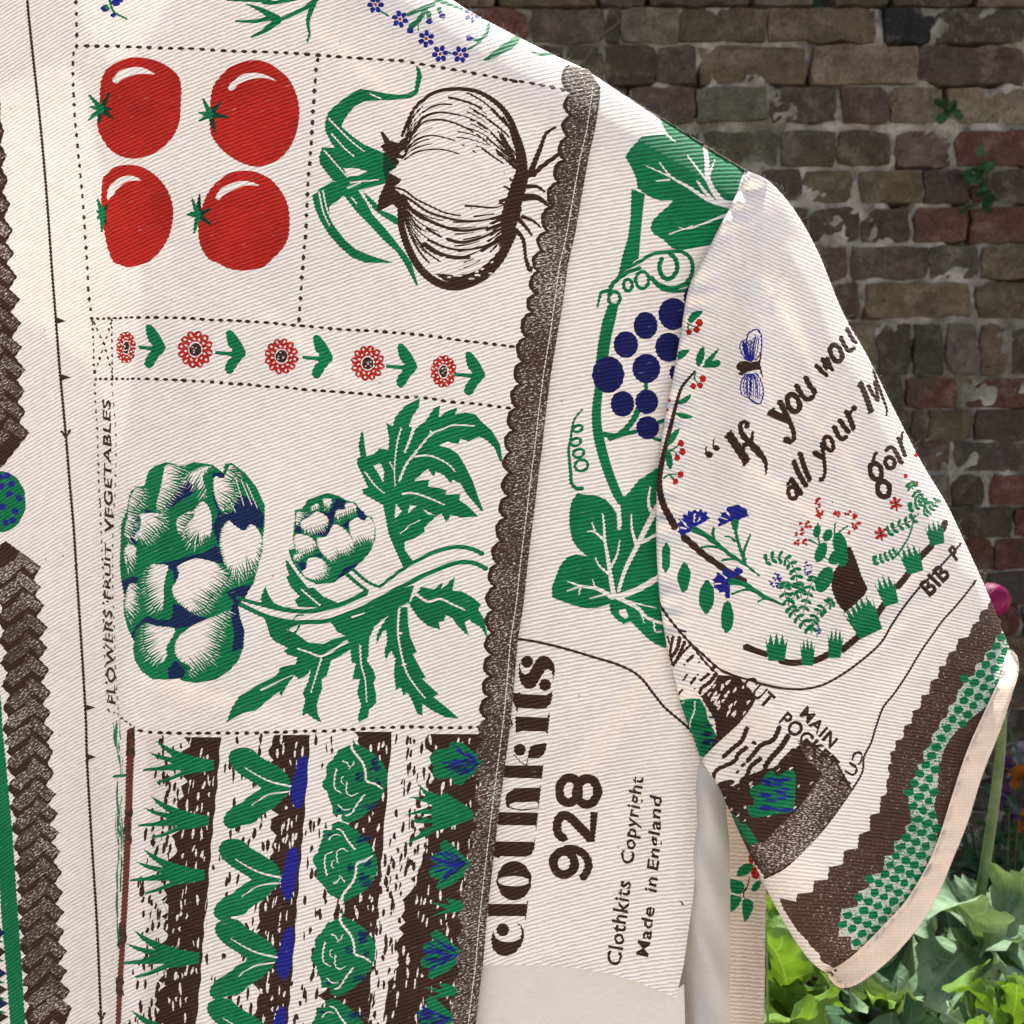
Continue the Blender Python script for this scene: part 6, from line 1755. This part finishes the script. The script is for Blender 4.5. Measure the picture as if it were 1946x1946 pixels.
def build_panel(name, outline, depth, weave, grid, prints, parent, base='cloth', label=None, fine_lines=()):
    outline = lin(outline, True, 6.0)
    if area2(outline) < 0: outline = outline[::-1]
    x0, y0 = outline.min(0); x1, y1 = outline.max(0)
    gx, gy = np.meshgrid(np.arange(x0, x1, grid), np.arange(y0, y1, grid * .866))
    gx = gx + (np.arange(gx.shape[0]) % 2)[:, None] * grid * .5
    gp = np.stack([gx.ravel(), gy.ravel()], -1)
    gp += RNG.uniform(-.15, .15, gp.shape) * grid
    gp = gp[inside(gp[:, 0], gp[:, 1], outline)]
    for ln, rad, st_ in fine_lines:
        d = dist_poly(gp[:, 0], gp[:, 1], ln)
        gp = gp[d > rad]
        extra = []
        for off in np.arange(2.5, rad, st_):
            for sg in (-1, 1):
                l2 = lin(ln, False, st_ * 1.2)
                g = np.gradient(l2, axis=0); g /= np.maximum(np.hypot(g[:, 0], g[:, 1])[:, None], 1e-9)
                extra.append(l2 + np.stack([-g[:, 1], g[:, 0]], -1) * off * sg)
        extra = np.concatenate(extra)
        gp = np.vstack([gp, extra[inside(extra[:, 0], extra[:, 1], outline)]])
    verts = [Vector(p) for p in outline]
    nO = len(outline)
    edges = [(i, (i + 1) % nO) for i in range(nO)]
    shapes = []
    if prints is not None:
        for m, ink, p in prints.s:
            # ink edges follow the yarn steps of the twill
            ph = weave(p[:, 0], p[:, 1])[1] * 2 * np.pi
            p = p + np.stack([1.25 * np.sin(ph), 0.2 * np.cos(ph)], -1)
            if p[:, 0].max() < x0 or p[:, 0].min() > x1 or p[:, 1].max() < y0 or p[:, 1].min() > y1:
                continue
            i, n = len(verts), len(p)
            verts += [Vector(q) for q in p]
            edges += [(i + j, i + (j + 1) % n) for j in range(n)]
            shapes.append((m, INKNAME.get(ink, ink), p))
    verts += [Vector(q) for q in gp]
    V2, E2, F2, ov, oe, of = delaunay_2d_cdt(verts, edges, [], 0, 1e-3, False)
    P2 = np.array([tuple(v) for v in V2])
    pos = surf_pos(depth, P2[:, 0], P2[:, 1])
    nrm = surf_nrm(depth, P2[:, 0], P2[:, 1])
    u, v = weave(P2[:, 0], P2[:, 1])
    F2 = [list(f) for f in F2 if len(f) == 3]
    fa = np.array(F2)
    cen = P2[fa].mean(1)
    order = np.argsort(cen[:, 0])
    cen = cen[order]
    F2 = [F2[i] for i in order]
    ins = inside(cen[:, 0], cen[:, 1], outline)
    top = np.where(ins, 0, -1)
    meta = [(name, base)]
    for m, ink, p in shapes:
        i0, i1 = np.searchsorted(cen[:, 0], (p[:, 0].min(), p[:, 0].max()))
        c = cen[i0:i1]
        my = (c[:, 1] >= p[:, 1].min()) & (c[:, 1] <= p[:, 1].max()) & ins[i0:i1]
        ids = np.nonzero(my)[0]
        meta.append((m, ink))
        if len(ids):
            h = inside(c[ids, 0], c[ids, 1], p)
            top[i0 + ids[h]] = len(meta) - 1
    groups = {}
    for f, tp in zip(F2, top):
        if tp < 0: continue
        mt, ink = meta[tp]
        if ink == 'HOLE': continue
        if ink == 'cloth' and tp != 0: mt = name
        groups.setdefault(mt, []).append((f, ink))
    root = None
    objs = {}
    for mt in [name] + sorted(k for k in groups if k != name):
        fl = groups[mt]
        idx = sorted({i for f, _ in fl for i in f})
        rem = {g: i for i, g in enumerate(idx)}
        inks = []
        fac, mi = [], []
        for f, ink in fl:
            if ink not in inks: inks.append(ink)
            ff = [rem[i] for i in f]
            # face the camera
            a, b, c = (P2[f[0]], P2[f[1]], P2[f[2]])
            if (b[0] - a[0]) * (c[1] - a[1]) - (b[1] - a[1]) * (c[0] - a[0]) < 0: pass
            else: ff = ff[::-1]
            fac.append(ff); mi.append(inks.index(ink))
        ii = np.array(idx)
        clean = mt.split('.')[0]
        o = mesh_obj(clean, pos[ii], fac, [M[k] for k in inks], None)
        me = o.data
        me.polygons.foreach_set('material_index', np.array(mi, dtype=np.int32))
        lv = np.empty(len(me.loops), dtype=np.int32); me.loops.foreach_get('vertex_index', lv)
        for nm, (a, b) in (('weave', (u[ii], v[ii])), ('panel', (P2[ii, 0] / 1000, P2[ii, 1] / 1000))):
            ul = me.uv_layers.new(name=nm)
            ul.data.foreach_set('uv', np.stack([a[lv], b[lv]], -1).astype(np.float32).ravel())
        me.normals_split_custom_set_from_vertices([tuple(x) for x in nrm[ii]])
        if mt == name:
            root = o
            o.parent = parent
            o.matrix_parent_inverse = parent.matrix_basis.inverted()
            if label: o['label'] = label
        else:
            o.parent = root
        objs[mt] = o
    return root, objs

jacket = empty('jacket', tuple(pix(600, 2300, 0.52)), 'cream short-sleeved twill jacket printed with vegetables, hanging before the brick wall', 'jacket')

NECK = np.array([(420, -330), (330, -180), (200, -90), (60, -50), (-100, -40)], float)
mir = lambda p: np.stack([-200 - p[:, 0], p[:, 1]], -1)
FRONT = np.vstack([NECK[::-1], SHO[SHO[:, 0] < 1112][::1], EDGE, np.array([(870, 2300), (-1080, 2300), (-1180, 900), (-1340, 150)], float), mir(SHO[SHO[:, 0] < 1112])[::-1][::1], mir(NECK[:-1])])
front, fo = build_panel('front_panel', FRONT, depth_front, weave_body, 13.0, FP, jacket, label='cream bib front printed with tomatoes, an onion, artichokes and vegetable rows',
                        fine_lines=[(EDGE, 9, 2.5), (SHO, 14, 4.0)])
CURVE = path(('R13', '1480,1500 1620,1500'), ('R23', '100,1497 300,1500 550,1520 800,1560 1000,1620 1150,1680 1290,1740'))
SIDE = np.vstack([SHO[SHO[:, 0] > 1090], np.array([(1470, 400), (1440, 700), (1400, 1000), (1395, 1300), (1345, 1445), (1328, 1550), (1318, 1700), (1300, 1830), (1285, 1896)], float), CURVE[::-1][1:], EDGE[::-1][5:] + (-26, 0)])
side, so = build_panel('side_panel', SIDE, depth_side, weave_body, 13.0, SPN, jacket, label='side front printed with vine, grapes and lettering',
                       fine_lines=[(SHO, 14, 4.0)])
LIN = np.vstack([CURVE - (0, 14), np.array([(1300, 1870), (1302, 1946), (1300, 2300), (850, 2300)], float)])
build_panel('pocket_lining', LIN, depth_lining, weave_body, 14.0, None, jacket, base='lining')
def depth_fold(px, py):
    px = np.asarray(px, float); py = np.asarray(py, float)
    c = np.interp(py, [1380, 1500, 1700, 1946, 2300], [1338, 1352, 1352, 1350, 1350])
    w = np.interp(py, [1380, 1500, 1700, 2300], [26, 36, 40, 42])
    return JD + 0.030 - 0.016 * (1 - np.abs((px - c + 12) / (w + 14)).clip(0, 1) ** 2.2) + 0.0022 * np.sin(py / 70.0 + px / 30) + 0.0012 * np.sin(py / 23.0 - px / 12)
FOLD = np.array([(1322, 1405), (1352, 1450), (1378, 1520), (1386, 1600), (1388, 1700), (1387, 1946), (1388, 2300), (1286, 2300), (1286, 1946), (1290, 1820), (1300, 1650), (1308, 1500)], float)
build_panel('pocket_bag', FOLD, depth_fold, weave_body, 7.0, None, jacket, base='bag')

# back of the jacket: closes the body behind, with a neck hole shaped to throw the sun patch on the front
BSIDE = catmull(np.array([(1480, 380), (1475, 800), (1470, 1300), (1462, 1560), (1455, 1750), (1453, 1946), (1450, 2300)], float), False, 12)
def depth_back(px, py):
    px = np.asarray(px, float); py = np.asarray(py, float)
    e = dist_poly(px, py, SHO[::3])
    e2 = dist_poly(px, py, mir(SHO[::3]))
    d = 0.030 + 0.085 * roll(np.minimum(e, e2), 330)
    s = dist_poly(px, py, BSIDE)
    d = d - 0.03 * np.clip(1 - s / 90, 0, 1) ** 2
    return JD + d + 0.003 * np.sin(px / 55.0) * sstep(py, 900, 1400)
PATCH = catmull(np.array([(-160, 215), (0, 168), (125, 122), (165, 200), (180, 280), (215, 360), (262, 470), (272, 540), (258, 660), (246, 760), (226, 862), (205, 800), (180, 712), (110, 650), (40, 604), (-160, 545)], float), True, 10)
pw = surf_pos(depth_front, PATCH[:, 0], PATCH[:, 1])
tt = np.full(len(pw), 0.2)
for _ in range(25):                       # walk up towards the sun until the back of the jacket is met
    q = pw + np.array(SUN)[None] * tt[:, None]
    qx, qy = q[:, 0] / q[:, 1] * 1946 + 973, (CAMZ - q[:, 2]) / q[:, 1] * 1946 + 973
    tt += (depth_back(qx, qy) - q[:, 1]) / SUN.y * .6
BPN.raw('sun_patch_hole', 'HOLE', np.stack([qx, qy], -1))
BACK = np.vstack([np.array([(-420, -900), (-100, -960), (250, -900)], float), SHO[SHO[:, 0] > 500], BSIDE, np.array([(-1650, 2300), (-1680, 330)], float), mir(SHO[SHO[:, 0] > 500])[::-1]])
back, bo = build_panel('back_panel', BACK, depth_back, weave_body, 18.0, BPN, jacket, base='cloth_shaded', label='back of the jacket seen under the arm, printed with a holly sprig')

# unseen strip added inside the shoulder seam to block leaking sunlight
tp = lin(SHO, False, 14.0)
tp = tp[tp[:, 0] < 1420]
g_ = np.gradient(tp, axis=0); g_ /= np.hypot(g_[:, 0], g_[:, 1])[:, None]
inw = np.stack([-g_[:, 1], g_[:, 0]], -1)
qa, qb = tp + inw * 7, tp + inw * 9
ra, rb = surf_pos(depth_side, qa[:, 0], qa[:, 1]), surf_pos(depth_back, qb[:, 0], qb[:, 1])
ra[:, 1] += .0004; rb[:, 1] += .004
mm = len(tp)
so_ = mesh_obj('light_block_strip', np.vstack([ra, rb]), [(i, i + 1, mm + i + 1, mm + i) for i in range(mm - 1)], M['cloth_shaded'], jacket)
so_.data.uv_layers.new(name='weave')

# sleeve
OUTER = catmull(np.array([(1420, 325), (1462, 345), (1510, 400), (1555, 480), (1600, 590), (1650, 680), (1700, 780), (1752, 880), (1800, 960), (1840, 1045), (1872, 1115), (1900, 1185), (1920, 1235)], float), False, 7)
ARM = catmull(np.array([(1420, 325), (1398, 372), (1368, 430), (1335, 495), (1308, 550), (1294, 630), (1282, 700), (1268, 770), (1258, 830), (1250, 900), (1247, 960), (1247, 1030), (1252, 1120), (1262, 1200), (1276, 1270), (1298, 1350), (1331, 1440)], float), False, 7)
UNDER = catmull(np.array([(1331, 1440), (1370, 1508), (1404, 1580), (1440, 1655), (1468, 1712), (1505, 1778), (1540, 1826), (1568, 1848)], float), False, 7)
HEMI = catmull(np.array([(1568, 1846), (1592, 1842), (1630, 1815), (1690, 1755), (1728, 1712), (1765, 1650), (1790, 1590), (1812, 1520), (1842, 1430), (1880, 1345), (1905, 1290), (1920, 1235)], float), False, 7)
HEMO = catmull(np.array([(1571, 1850), (1590, 1874), (1615, 1876), (1652, 1856), (1700, 1815), (1748, 1758), (1785, 1695), (1812, 1630), (1840, 1560), (1868, 1470), (1900, 1390), (1925, 1315), (1936, 1275), (1932, 1245), (1920, 1235)], float), False, 7)
def depth_sleeve(px, py, k=1.0):
    px = np.asarray(px, float); py = np.asarray(py, float)
    do = dist_poly(px, py, OUTER[::2])
    du = dist_poly(px, py, UNDER[::2])
    da = dist_poly(px, py, ARM[::2])
    bul = 0.046 * sroll(px, py, OUTER[::2], 1, 230) * np.maximum(sroll(px, py, UNDER[::2], -1, 120), -.4)
    d = 0.032 - bul
    # short sharp creases across the sleeve
    for cx, cy, dx, dy, amp in ((1420, 640, .35, .94, .0022), (1470, 560, .5, .87, .0018), (1560, 820, .62, .78, .0016), (1480, 930, .8, .6, .0014), (1690, 1130, .75, -.66, .0018), (1640, 1240, .8, -.6, .0014), (1730, 1260, .6, -.8, .0016)):
        al = (px - cx) * dx + (py - cy) * dy
        ac = -(px - cx) * dy + (py - cy) * dx
        d = d + 1.5 * amp * np.exp(-(al / 150) ** 2) * (1 / (1 + np.exp(-ac / 6)) - .5) * np.exp(-np.abs(ac) / 60) * 2
    # soft folds that fan from the arm seam
    r = np.hypot(px - 1420, py - 330)
    a = np.arctan2(py - 330, px - 1420)
    d += 0.0035 * np.sin(a * 15.0 + .8) * sstep(r, 60, 350) * (1 - sstep(r, 700, 1300)) * roll(do, 80)
    d += 0.0022 * np.sin((px * .8 + py * .45) / 62.0) * sstep(py, 900, 1250) * roll(do, 90) * roll(du, 70)
    db = body_depth(px, py)
    w = 1 - sstep(da, 0, 170)
    seam = np.minimum(db, 0.02) - 0.0055 + 0.004 * (1 - roll(da, 9))
    seam = seam + 0.0015 * np.sin(py / 9.0 + 2 * np.sin(py / 31.0)) * (1 - sstep(da, 4, 60))
    return JD + d * (1 - w) + seam * w
SLEEVE = np.vstack([OUTER, HEMI[::-1][1:], UNDER[::-1], ARM[::-1][1:-1]])
sleeve, slo = build_panel('sleeve', SLEEVE, depth_sleeve, weave_sleeve, 11.0, SLN, jacket, label='short sleeve printed with a verse, flowers and a stepped border',
                          fine_lines=[(OUTER, 16, 3.5), (UNDER, 12, 4.0), (ARM, 10, 3.5)])
def depth_bind(px, py):
    px = np.asarray(px, float); py = np.asarray(py, float)
    di = dist_poly(px, py, HEMI); do = dist_poly(px, py, HEMO)
    return depth_sleeve(px, py) - 0.0008 - 0.0008 * roll(di, 6) + 0.0012 * (1 - roll(do, 8)) + 0.0003 * np.sin((px * .4 + py) / 5.5 + 2 * np.sin(py / 37.0)) * np.exp(-di / 12) + 0.0003 * np.sin((px - py) / 17.0)
BIND = np.vstack([HEMI[::-1], HEMO[1:]])
def weave_bind(px, py):
    return (px * .7 + py * .7) / 8.5, (py * .7 - px * .7) / 8.5
bind, _ = build_panel('cuff_binding', np.vstack([HEMI - (4, 4), HEMO[::-1][1:-1]]), depth_bind, weave_bind, 6.0, None, jacket, base='bind', label='pale pink bias binding round the cuff')
def depth_sleeve_back(px, py):
    px = np.asarray(px, float); py = np.asarray(py, float)
    do = dist_poly(px, py, OUTER[::2]); du = dist_poly(px, py, np.vstack([ARM[::2], UNDER[::2]]))
    return JD + 0.032 + 0.040 * roll(do, 200) * roll(du, 160)
def back_side(name, outline, depth, weave, grid):
    r, _ = build_panel(name, outline, depth, weave, grid, None, jacket)
    return r
back_side('sleeve_back', np.vstack([OUTER, HEMO[::-1][1:], UNDER[::-1], ARM[::-1][1:-1]]), depth_sleeve_back, weave_sleeve, 14.0)

# top stitching beside the border: short raised stitches
STI = EDGE[1:] + np.stack([np.full(len(EDGE) - 1, -14.0), np.zeros(len(EDGE) - 1)], -1)
STI[:8, 0] -= 2
ll = lin(STI, False, 1.0)
sv, sf = [], []
i = 0
while i < len(ll) - 9 and ll[i][1] < 1990:
    a, b = ll[i], ll[i + 7]
    p = surf_pos(depth_front, np.array([a[0], (a[0] + b[0]) / 2, b[0]]), np.array([a[1], (a[1] + b[1]) / 2, b[1]]))
    n = surf_nrm(depth_front, np.array([a[0]]), np.array([a[1]]))[0]
    t = p[2] - p[0]; t /= np.linalg.norm(t); s_ = np.cross(t, n)
    k0 = len(sv)
    for q, h in zip(p, (0.00002, 0.00030, 0.00002)):
        for ang in (-1, 0, 1):
            sv.append(q + n * (h + (0.00012 if ang == 0 else 0)) + s_ * ang * 0.00024)
    for j in (0, 3):
        for c in (0, 1):
            sf.append((k0 + j + c, k0 + j + c + 1, k0 + j + c + 4, k0 + j + c + 3))
    i += 9
stitch = mesh_obj('stitching', sv, sf, M['thread'], None)
stitch.parent = front
ul = stitch.data.uv_layers.new(name='weave')
tag(stitch, 'white running stitches along the brown border', kind='stuff')

# loose fibres along the sun-lit edges
fv, ff = [], []
for ln, dep, n, mx in ((OUTER, depth_sleeve, 420, .0045), (SHO[SHO[:, 0] > 880], depth_side, 220, .0035), (HEMO, depth_bind, 260, .0040), (UNDER, depth_sleeve, 90, .003)):
    l2 = lin(ln, False, 2.0)
    for _ in range(n):
        q = l2[random.randrange(3, len(l2) - 3)]
        P = surf_pos(dep, np.array([q[0]]), np.array([q[1]]))[0]
        dirv = np.array([random.gauss(0, .8), random.gauss(0, .5), random.gauss(.2, .8)])
        dirv /= np.linalg.norm(dirv)
        L = mx * .6 * random.random() ** 2 + .0005
        bend = np.array([random.gauss(0, 1), random.gauss(0, 1), random.gauss(0, 1)]) * L * .35
        w = np.cross(dirv, (0, 1, 0)); w = w / max(np.linalg.norm(w), 1e-6) * 0.00003
        k0 = len(fv)
        for t in (0, .35, .7, 1.0):
            c = P + dirv * L * t + bend * t * t
            fv += [c - w, c + w, c + np.array([0, 0.00005, 0])]
        for j in range(3):
            a = k0 + j * 3
            for e, g_ in ((0, 1), (1, 2), (2, 0)):
                ff.append((a + e, a + g_, a + g_ + 3, a + e + 3))
fz = mesh_obj('loose_fibres', fv, ff, M['thread'], jacket)
fz.data.uv_layers.new(name='weave')
tag(fz, 'fine cotton fibres along the edges', kind='stuff')
